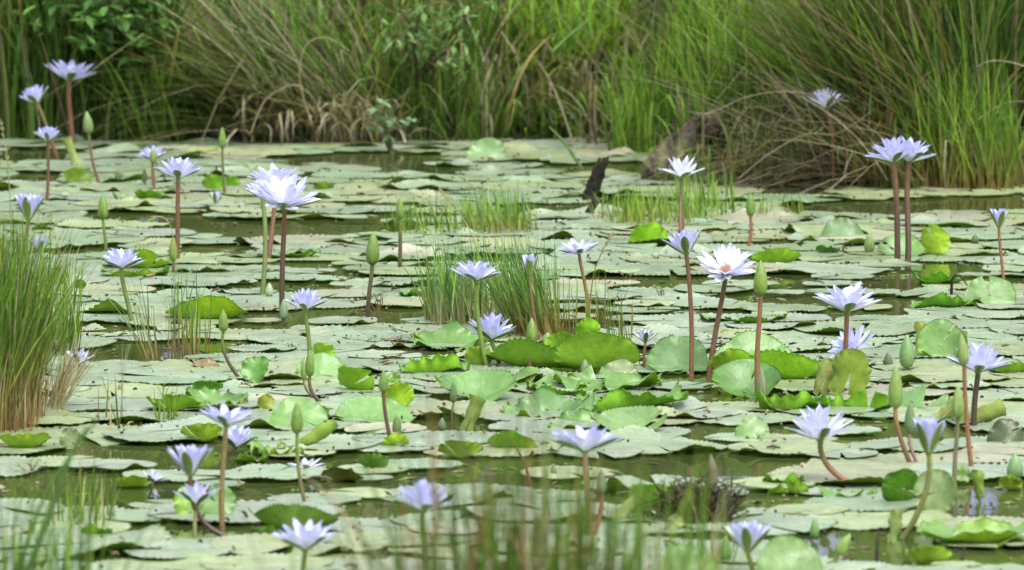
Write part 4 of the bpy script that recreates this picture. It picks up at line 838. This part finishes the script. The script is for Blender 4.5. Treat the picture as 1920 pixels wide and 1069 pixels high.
raised("flat lime leaf floating left of the lower-left cup bloom", 250, 916, 74, 16, 'U', 45, und=(.3, .4, .08), teeth=.01)
raised("dark grey-green leaf reared up behind the low bottom-edge bloom", 552, 1006, 168, 54, 'U', 66, und=(.13, .19, .07), rho=1.0, turn=-12)
rolled("pale yellow rolled leaf standing at the far left", 148, 316, 122, 257, 15, .8, (.36, .42, .13))
raised("limp pale yellow leaf at the foot of the far rolled leaf", 148, 345, 56, 26, 'U', 60, und=(.36, .44, .14), teeth=.01)
rolled("pale yellow far leaf curled along the water by the arching sedge", 352, 290, 408, 280, 12, .7, (.4, .47, .14))
raised("bright green leaf behind the far straight bud, lit through", 402, 358, 44, 24, 'U', 70, und=(.2, .36, .05))
raised("second bright green leaf right of the far straight bud", 436, 352, 30, 16, 'U', 70, und=(.17, .32, .05))
raised("dark green far leaf edge near the tall brown-stemmed left bloom", 268, 378, 90, 12, 'U', 50, und=(.12, .24, .03))
raised("small olive leaf lump far out right of the upper pair bloom", 607, 360, 38, 12, 'U', 60, und=(.14, .2, .03))
# right
raised("tall lime leaf curling up right of the twin stems", 1735, 480, 62, 76, 'U', 80, und=(.33, .43, .08), turn=-34, wav=.006, rho=.5)
raised("bright lime leaf cupped left of the violet tilted bloom", 1218, 462, 76, 36, 'U', 70, und=(.24, .42, .04), turn=12)
raised("lime leaf folded over its pale underside, right of the flat orange-centred bloom", 1455, 498, 96, 28, 'U', 62, und=(.26, .42, .05), rho=1.0, turn=10)
raised("dark bluish-green leaf lying raised, left of the twin stems", 1580, 448, 82, 28, 'T', 50, top=(.09, .17, .07))
raised("low dark green leaf mound below the bluish one, right", 1552, 480, 44, 12, 'U', 45, und=(.1, .18, .07))
raised("pale green leaf standing behind the twin stems' foot", 1690, 482, 90, 34, 'T', 60, top=(.19, .32, .13))
raised("pale leaf tipped up beside the bent dark stalk, right", 1858, 577, 96, 48, 'T', 62, top=(.2, .31, .15), turn=-8, teeth=.01)
raised("long low bright green leaf rim left of the bent dark stalk", 1760, 536, 84, 16, 'U', 55, und=(.13, .32, .03))
raised("toothed green leaf rim right of the broad bloom", 1775, 578, 110, 16, 'U', 50, und=(.14, .32, .05), wav=.01)
raised("large pale square-looking leaf standing up at the right", 1765, 675, 92, 62, 'T', 78, top=(.18, .29, .12), teeth=.01)
rolled("yellow rolled edge standing left of the large pale leaf", 1727, 672, 1722, 602, 17, .7, (.42, .47, .12))
rolled("pale yellow rolled edge standing right of the large pale leaf", 1790, 665, 1812, 622, 13, .7, (.38, .45, .13))
rolled("thick pale yellow leaf rolled along the water at the right edge", 1790, 796, 1886, 768, 26, .85, (.36, .44, .11))
rolled("thick pale yellow leaf lying left of the rolled right-edge one", 1758, 792, 1800, 752, 26, .8, (.36, .42, .13))
raised("bright toothed leaf edge before the folded lime leaf, right", 1628, 772, 84, 32, 'U', 66, und=(.19, .35, .06), wav=.01)
raised("long toothed bright edge below the biggest bud's stem", 1485, 776, 120, 24, 'U', 58, und=(.2, .37, .06), wav=.012)
raised("wide pale leaf cupped behind the long pale bud", 1725, 768, 150, 32, 'T', 45, top=BLUE, wav=.006)
raised("dark glossy green leaf curled round like a shell, lower right", 1698, 946, 78, 88, 'U', 76, und=(.05, .14, .015), top=(.03, .07, .01), turn=28, teeth=.0, rho=1.0, wav=.002)
raised("big dull grey-green leaf sagging right of the olive stem", 1768, 966, 84, 84, 'T', 80, top=(.2, .25, .14), turn=-20, teeth=.0, wav=.003)
rolled("narrow ribbed lime leaf folded upright left of the olive stem", 1668, 1020, 1688, 956, 15, .6, (.33, .42, .14))
rolled("narrow dark-ribbed leaf folded upright in the lower-right cluster", 1844, 942, 1826, 880, 15, .6, (.22, .32, .06))
raised("fan of pale ribbed leaf in the water of the lower-right cluster", 1804, 910, 34, 50, 'T', 76, top=(.2, .29, .1), teeth=.0)
raised("long lime fold lying on the water, bottom right", 1830, 1024, 190, 26, 'U', 58, und=(.28, .4, .06), rho=1.0, teeth=.02)
raised("second long lime fold behind the bottom-right one", 1850, 1008, 170, 22, 'T', 50, top=(.2, .31, .07), teeth=.02)
raised("yellow-green leaf half under water at the bottom right", 1742, 1058, 88, 26, 'U', 60, und=(.26, .36, .07))
raised("large pale toothed leaf reared up at the bottom edge", 1482, 1090, 130, 66, 'T', 66, top=(.2, .29, .15), wav=.01, turn=8)
raised("large bright leaf lifting at the bottom edge by the cupped bloom", 1290, 1085, 120, 44, 'T', 60, top=(.16, .28, .1))
raised("green leaf folded on a pale rolled edge, behind the blurred bud", 1215, 975, 105, 60, 'U', 66, und=(.16, .3, .05), turn=-26, rho=.8)
rolled("pale rolled edge left of the folded green leaf, blurred", 1158, 984, 1200, 925, 20, .7, (.34, .4, .12))
raised("tiny lime leaf pair floating like an island, lower right", 1480, 928, 72, 16, 'U', 55, und=(.2, .33, .06))
raised("thin green rim lifted right of the curved-stem bloom's foot", 1590, 938, 90, 10, 'U', 45, und=(.15, .28, .05))
raised("small crumpled pale leaf with torn rim, left of the big curved-stem bloom", 1412, 826, 66, 32, 'T', 60, top=(.2, .3, .16), wav=.012)
raised("yellow-green leaf at the right edge near the squat bud", 1895, 920, 44, 20, 'U', 60, und=(.27, .33, .06))
raised("thin toothed lime leaf at the right edge under the wide bloom", 1893, 705, 70, 22, 'U', 60, und=(.23, .36, .06))
raised("dark holed leaf rearing at the right edge below the rolled one", 1888, 836, 70, 36, 'T', 58, top=(.06, .08, .03), und=(.03, .04, .015), wav=.008)
raised("lime curled leaf standing far out beside the log", 1226, 308, 34, 42, 'U', 80, und=(.25, .4, .06), turn=-24, teeth=.0)
raised("large pale far leaf tilted to us at the foot of the bank", 913, 300, 74, 32, 'T', 64, top=(.2, .31, .16))
raised("small dark leaf clump standing in the water by the collapsed white bloom", 700, 884, 56, 26, 'U', 60, und=(.09, .17, .04), wav=.01)
raised("crumpled dark dead leaf left of the blurred violet bloom", 640, 905, 80, 20, 'U', 50, und=(.08, .09, .03), top=(.1, .1, .05), wav=.012)
raised("brown curled dead leaf lying on the pads, left of the bent stem", 386, 692, 52, 10, 'T', 45, top=(.2, .13, .09), und=(.16, .1, .06), teeth=.0)
raised("low green rim under the ruffled pads at the bottom left", 180, 1010, 60, 14, 'U', 50, und=(.14, .27, .04))
raised("dull olive leaf with raised lip at the bottom, left", 500, 1008, 60, 10, 'U', 45, und=(.1, .2, .04))
raised("low lime rim just above the lower-left cup bloom's water", 470, 872, 60, 9, 'U', 45, und=(.15, .27, .04))
raised("lime leaf edge curling beside the tube leaf's foot, left", 520, 858, 90, 14, 'U', 50, und=(.2, .33, .05), wav=.01)
raised("bright rim of a pad behind the flat blurred bloom", 1060, 742, 120, 16, 'U', 50, und=(.18, .32, .05), wav=.01)
raised("toothed rim between the lime sheet and the big curved-stem bloom", 1560, 770, 90, 16, 'U', 50, und=(.17, .31, .05), wav=.01)
raised("green lifted edge at the far side of the open strip, lower right", 1470, 915, 70, 9, 'U', 45, und=(.14, .26, .04))
raised("dark toothed rim just below the flat bloom with orange centre", 1395, 612, 110, 8, 'U', 45, und=(.1, .2, .03))
raised("thin dark rim far out below the upper pair's stems", 560, 486, 70, 10, 'U', 45, und=(.1, .2, .03))
raised("torn dark rim beside the water right of the large plump bud", 780, 560, 60, 9, 'U', 45, und=(.14, .26, .04))
# bent dark stalk beside its leaf
stalk("bent black leaf stalk arched like a hook, right", [(1784, 558), (1786, 522), (1800, 518), (1814, 536)], .004, (.03, .02, .02), (.05, .04, .03), name="bent_stalk", cat="stalk")
stalk("thin dark stem standing in the water at the bottom right", [(1644, 1060), (1645, 1020), (1648, 992)], .0035, (.06, .05, .04), (.08, .07, .05), name="broken_stalk", cat="stalk")

# rotting clump
dc = onz(1305, 985); t = empty("dead_clump", dc); tag(t, "rotting brown tangle of old stems and roots, lower right of centre", "dead plant")
b = Bag()
for k in range(380):
    a = R.uniform(-1, 1); p = Vector((R.gauss(0, .026), R.gauss(0, .02), -.005)); e = Vector((R.gauss(.006, .036), R.gauss(0, .025), abs(R.gauss(.05, .032))))
    e.z *= .8; m = (p + e) / 2 + Vector((R.gauss(0, .03), R.gauss(0, .015), abs(R.gauss(0, .02))))
    c = R.choice([(.03, .025, .014), (.055, .044, .023), (.018, .015, .01), (.09, .075, .036)]); b.add(*tube([p, (p + m) / 2, m, (m + e) / 2, e], [.0022, .0018, .0015, .0012, .0006], c, c, 5))
link("roots", b.mesh("roots", M_bark), t)
b = Bag(); hp = ony(1335, 925, dc.y) - dc; b.add(*tube([Vector((.01, 0, -.01)), hp * .5, hp], [.008, .007, .006], (.09, .075, .05), (.12, .1, .06), 8))
b.add(*tube([hp, hp + Vector((0, 0, .018)), hp + Vector((0, 0, .045)), hp + Vector((-.002, 0, .066))], [.006, .0105, .0085, .001], (.12, .1, .06), (.14, .13, .08), 10)); link("old_bud", b.mesh("old_bud", M_bark), t)
raised("black crumpled dead leaf at the heart of the rotting tangle", 1300, 990, 84, 52, 'U', 70, und=(.035, .03, .018), top=(.05, .04, .02), turn=20, wav=.01)
raised("pale folded blade of leaf caught in the rotting tangle", 1268, 1000, 34, 40, 'T', 75, top=(.28, .3, .14), turn=-30, teeth=.0)
def sprout(label, px, py, h, cs, n=5):
    p = onz(px, py); s = ppm(p.y); H = h / s; t = empty("water_sprout", p); tag(t, label, "sprout"); sb = Bag(); lb = Bag()
    for k in range(n):
        e = Vector((R.gauss(0, H * .4), R.gauss(0, H * .2), H * R.uniform(.5, 1))); sb.add(*tube([Vector((0, 0, -.005)), e * .5 + Vector((R.gauss(0, H * .1), 0, 0)), e], [.0016, .0013, .0008], RED, OLIVE, 5))
        for j in range(3): leaf_card(lb, e * R.uniform(.6, 1), Vector((R.gauss(0, 1), R.gauss(0, .6), .5)), H * .45, H * .16, cs)
    link("stems", sb.mesh("stems", M_stem), t); link("foliage", lb.mesh("foliage", M_leaf, False), t)
sprout("reddish little sprout growing on the pads left of the central stems", 748, 650, 28, (.25, .16, .09))
sprout("green little sprout on the pads right of the large plump bud", 708, 582, 36, (.14, .26, .07))
sprout("second green sprout by the dark water under the large plump bud", 655, 600, 22, (.13, .25, .06))
sprout("small green sprout in the pads at right of centre", 1243, 560, 24, (.13, .24, .07))
sprout("green shoot cluster by the far right edge of the dome leaves", 1240, 730, 18, (.2, .33, .08), 4)
sprout("olive weeds rooted at the foot of the small withered bloom", 1205, 640, 30, (.16, .16, .07), 4)
sprout("weeds fringing the open water at the lower left", 60, 890, 30, (.2, .3, .1), 5)
sprout("tiny pale weeds left of the front pair bloom's stem", 545, 660, 16, (.15, .2, .08), 4)

# ---- the flat pads: open water is left where the photograph shows it
HOLES = [(560, 430, 250, 13), (240, 408, 95, 8), (690, 300, 150, 12), (820, 322, 70, 9), (70, 292, 75, 13), (60, 335, 60, 6), (1000, 395, 45, 8), (1165, 318, 130, 10), (1170, 385, 70, 14), (1620, 392, 130, 12), (1800, 385, 110, 14), (1850, 345, 80, 14),
 (1500, 362, 60, 6), (690, 386, 60, 5), (640, 592, 190, 10), (270, 664, 110, 16), (1245, 532, 60, 9), (1690, 528, 48, 14), (1530, 546, 95, 5), (1440, 460, 50, 5), (1780, 505, 60, 12), (1330, 588, 70, 6), (1020, 620, 90, 10), (1130, 612, 60, 6), (1520, 640, 60, 5), (1640, 590, 80, 5),
 (240, 852, 110, 16), (190, 925, 160, 24), (90, 912, 90, 26), (450, 935, 70, 14), (370, 1000, 40, 16), (420, 845, 60, 8), (590, 915, 70, 9), (1310, 876, 220, 20), (1350, 808, 90, 9), (1760, 815, 60, 10), (820, 800, 70, 9), (830, 895, 90, 10), (980, 875, 80, 10), (690, 960, 70, 12), (1810, 930, 90, 24), (1700, 1040, 110, 20), (1560, 1010, 110, 12), (1880, 960, 60, 14),
 (1320, 740, 60, 4), (640, 870, 50, 7), (1100, 590, 40, 5), (905, 880, 60, 8), (300, 1005, 50, 8), (1880, 1050, 60, 14), (1640, 800, 60, 6), (560, 500, 60, 4), (860, 490, 60, 6)]
rh_ = random.Random(31)
HOLES += [(rh_.uniform(150, 1900), rh_.uniform(400, 1050), rh_.uniform(40, 120), rh_.uniform(3, 7)) for _ in range(46)]
def in_hole(x, y):
    u, v = proj(x, y)
    for (a, b_, c, d) in HOLES:
        if ((u - a) / c) ** 2 + ((v - b_) / d) ** 2 < 1: return True
    return False
spots = []; tries = 0; rp = random.Random(5)
def try_pads(lo, hi, n, dense):
    for _ in range(n):
        y = rp.uniform(9.3, 20.7); x = rp.uniform(-2.6, 2.6); r = rp.uniform(lo, hi)
        if y + r * .5 > bankY(x): continue
        if any((x - a) ** 2 + (y - b_) ** 2 < (dense * (r + q)) ** 2 for a, b_, q in spots): continue
        if in_hole(x, y): continue
        if any(in_hole(x + r * .8 * math.cos(k * PI / 6), y + r * .8 * math.sin(k * PI / 6)) for k in range(12)): continue
        spots.append((x, y, r))
try_pads(.135, .17, 2600, .66); try_pads(.10, .135, 12000, .58); try_pads(.07, .10, 20000, .64); try_pads(.04, .07, 9000, .82)
spots.sort(key=lambda s: -s[2])
vis = []; hid = []
for s_ in spots:
    u, v = proj(s_[0], s_[1]); e = s_[2] * ppm(s_[1])
    (vis if -e * .8 < u < 1920 + e * .8 and 255 < v < 1069 + e * .15 else hid).append(s_)
vis.sort(key=lambda s: -s[2] * ppm(s[1])); n_ = 300 - sum(o.name.startswith('lily_pad') for o in bpy.data.objects); rest = vis[n_:]; vis = vis[:n_]
print("flat pads", len(spots), "visible", len(vis), "rest", len(rest), "outside", len(hid))
def flat_pad(r):
    ci = rp.choices(range(6), [6, 4, 1.7, 3, 1.0, 5])[0]; c, nm = TOPC[ci]; g_ = PB * rp.uniform(.86, 1.12); c = tuple(v * g_ * rp.uniform(.97, 1.03) for v in c)
    cur = []; flag = ""
    sp_ = rp.uniform(0, 6.28)
    if r > .07 and rp.random() < .45:
        for _ in range(rp.choice((1, 1, 2, 3))): cur.append((((-PI / 2 if rp.random() < .65 else PI / 2) + rp.gauss(0, .6) - sp_) % (2 * PI), rp.uniform(.12, .45), r * rp.uniform(.03, .13)))
        flag = "rimmed "
    u = (.19 + rp.random() * .12, .30 + rp.random() * .14, .06)
    me = pad_mesh("lily_pad", r, c, u, (None, None), r * rp.uniform(.003, .015), rp.uniform(.025, .05), cur, sp_, rr=rp, ell=rp.uniform(.84, 1))
    return me, nm, flag
def zlay(r): return .0026 + rp.random() * .0065 + (.18 - r) * .02
COUNT = {}
DIRS = ["right of", "behind", "left of", "in front of"]
for i, (x, y, r) in enumerate(vis):
    me, nm, flag = flat_pad(r)
    o = link("lily_pad", me, loc=(x, y, zlay(r))); o.rotation_euler = (rp.gauss(0, .005), rp.gauss(0, .007), 0)
    mk = min(MARK, key=lambda m: (m[0] - x) ** 2 + ((m[1] - y) * .6) ** 2); dx = x - mk[0]; dy = (y - mk[1]) * .6
    d = 0 if dx > abs(dy) else 2 if -dx > abs(dy) else 1 if dy > 0 else 3
    size = "broad" if r > .145 else "middling" if r > .10 else "small"
    o["d_"] = math.hypot(dx, dy); o["k_"] = size + " " + flag + nm + " pad " + DIRS[d] + " " + mk[2]
    COUNT.setdefault(o["k_"], []).append(o)
ORD = ["nearest ", "second ", "third ", "fourth ", "fifth ", "sixth ", "seventh ", "eighth "]
for k, L_ in COUNT.items():
    L_.sort(key=lambda o: o["d_"])
    for j, o in enumerate(L_):
        tag(o, (ORD[min(j, 7)] if len(L_) > 1 else "") + k, "lily pad", "flat lily pads covering the pond")
for L_ in COUNT.values():
    for o in L_: del o["d_"]; del o["k_"]
def join_pads(name, lst, label):
    Vs = []; Qs = []; Cs = []; Ls = []; Ms = []; n = 0
    for (x, y, r) in lst:
        me, _, _ = flat_pad(r); k = len(me.vertices); v = np.zeros(k * 3, dtype=np.float32); me.vertices.foreach_get("co", v); v = v.reshape(-1, 3) + np.array((x, y, zlay(r)))
        q = np.zeros(len(me.polygons) * 4, dtype=np.int32); me.loops.foreach_get("vertex_index", q); c = np.zeros(k * 4, dtype=np.float32); me.attributes["Col"].data.foreach_get("color", c)
        l = np.zeros(k * 3, dtype=np.float32); me.attributes["leaf"].data.foreach_get("vector", l); m = np.zeros(len(me.polygons), dtype=np.int32); me.polygons.foreach_get("material_index", m)
        Vs.append(v); Qs.append(q.reshape(-1, 4) + n); Cs.append(c.reshape(-1, 4)[:, :3]); Ls.append(l.reshape(-1, 3)); Ms.append(m); n += k; bpy.data.meshes.remove(me)
    me = mesh_np(name, np.concatenate(Vs), np.concatenate(Qs), np.concatenate(Cs), [M_ptop, M_pund], np.concatenate(Ms), np.concatenate(Ls)); tag(link(name, me), label, "lily pads", kind="stuff")
if rest + hid: join_pads("small_pads", rest + hid, "the many smallest lily pads filling in between and beyond the others")

# ---- litter on and between the pads
fl = Bag(); rl = random.Random(9)
for k in range(2200):
    y = rl.uniform(9.8, 20); x = rl.gauss(0, .9)
    if abs(x) > 2.2 or in_hole(x, y) and rl.random() < .6: continue
    L_ = rl.choice((.004, .006, .009, .02)) * rl.uniform(.6, 1.4); a_ = rl.uniform(0, 6.28); z = rl.uniform(.006, .016); w_ = rl.uniform(.001, .0028)
    p = np.array((x, y, z)); d = np.array((math.cos(a_) * L_, math.sin(a_) * L_, rl.uniform(0, .3) * L_)); m_ = p + d * .5 + np.array((0, 0, rl.uniform(0, .004)))
    cc = rl.choice([(.05, .04, .02), (.03, .025, .02), (.12, .08, .05), (.2, .16, .09), (.1, .13, .04)])
    fl.add(*tube([p, m_, p + d], [w_, w_ * 1.3, w_ * .5], cc, cc, 5))
for k in range(420):
    h_ = rl.choice(HOLES); an = rl.uniform(0, 6.28); q = rl.uniform(.8, 1.1); p = onz(h_[0] + h_[2] * q * math.cos(an), h_[1] + h_[3] * q * math.sin(an)); d = np.array((rl.gauss(0, .012), rl.gauss(0, .012), .001)); p = np.array(p) + np.array((0, 0, .0015)); cc = rl.choice([(.10, .08, .05), (.05, .04, .025), (.2, .18, .11), (.12, .17, .05)])
    fl.add(*tube([p, p + d * .5, p + d], [.001, .003, .0008], cc, cc, 5))
tag(link("litter", fl.mesh("litter", M_bark)), "dark bits of plant litter scattered over the pads", "litter", kind="stuff")
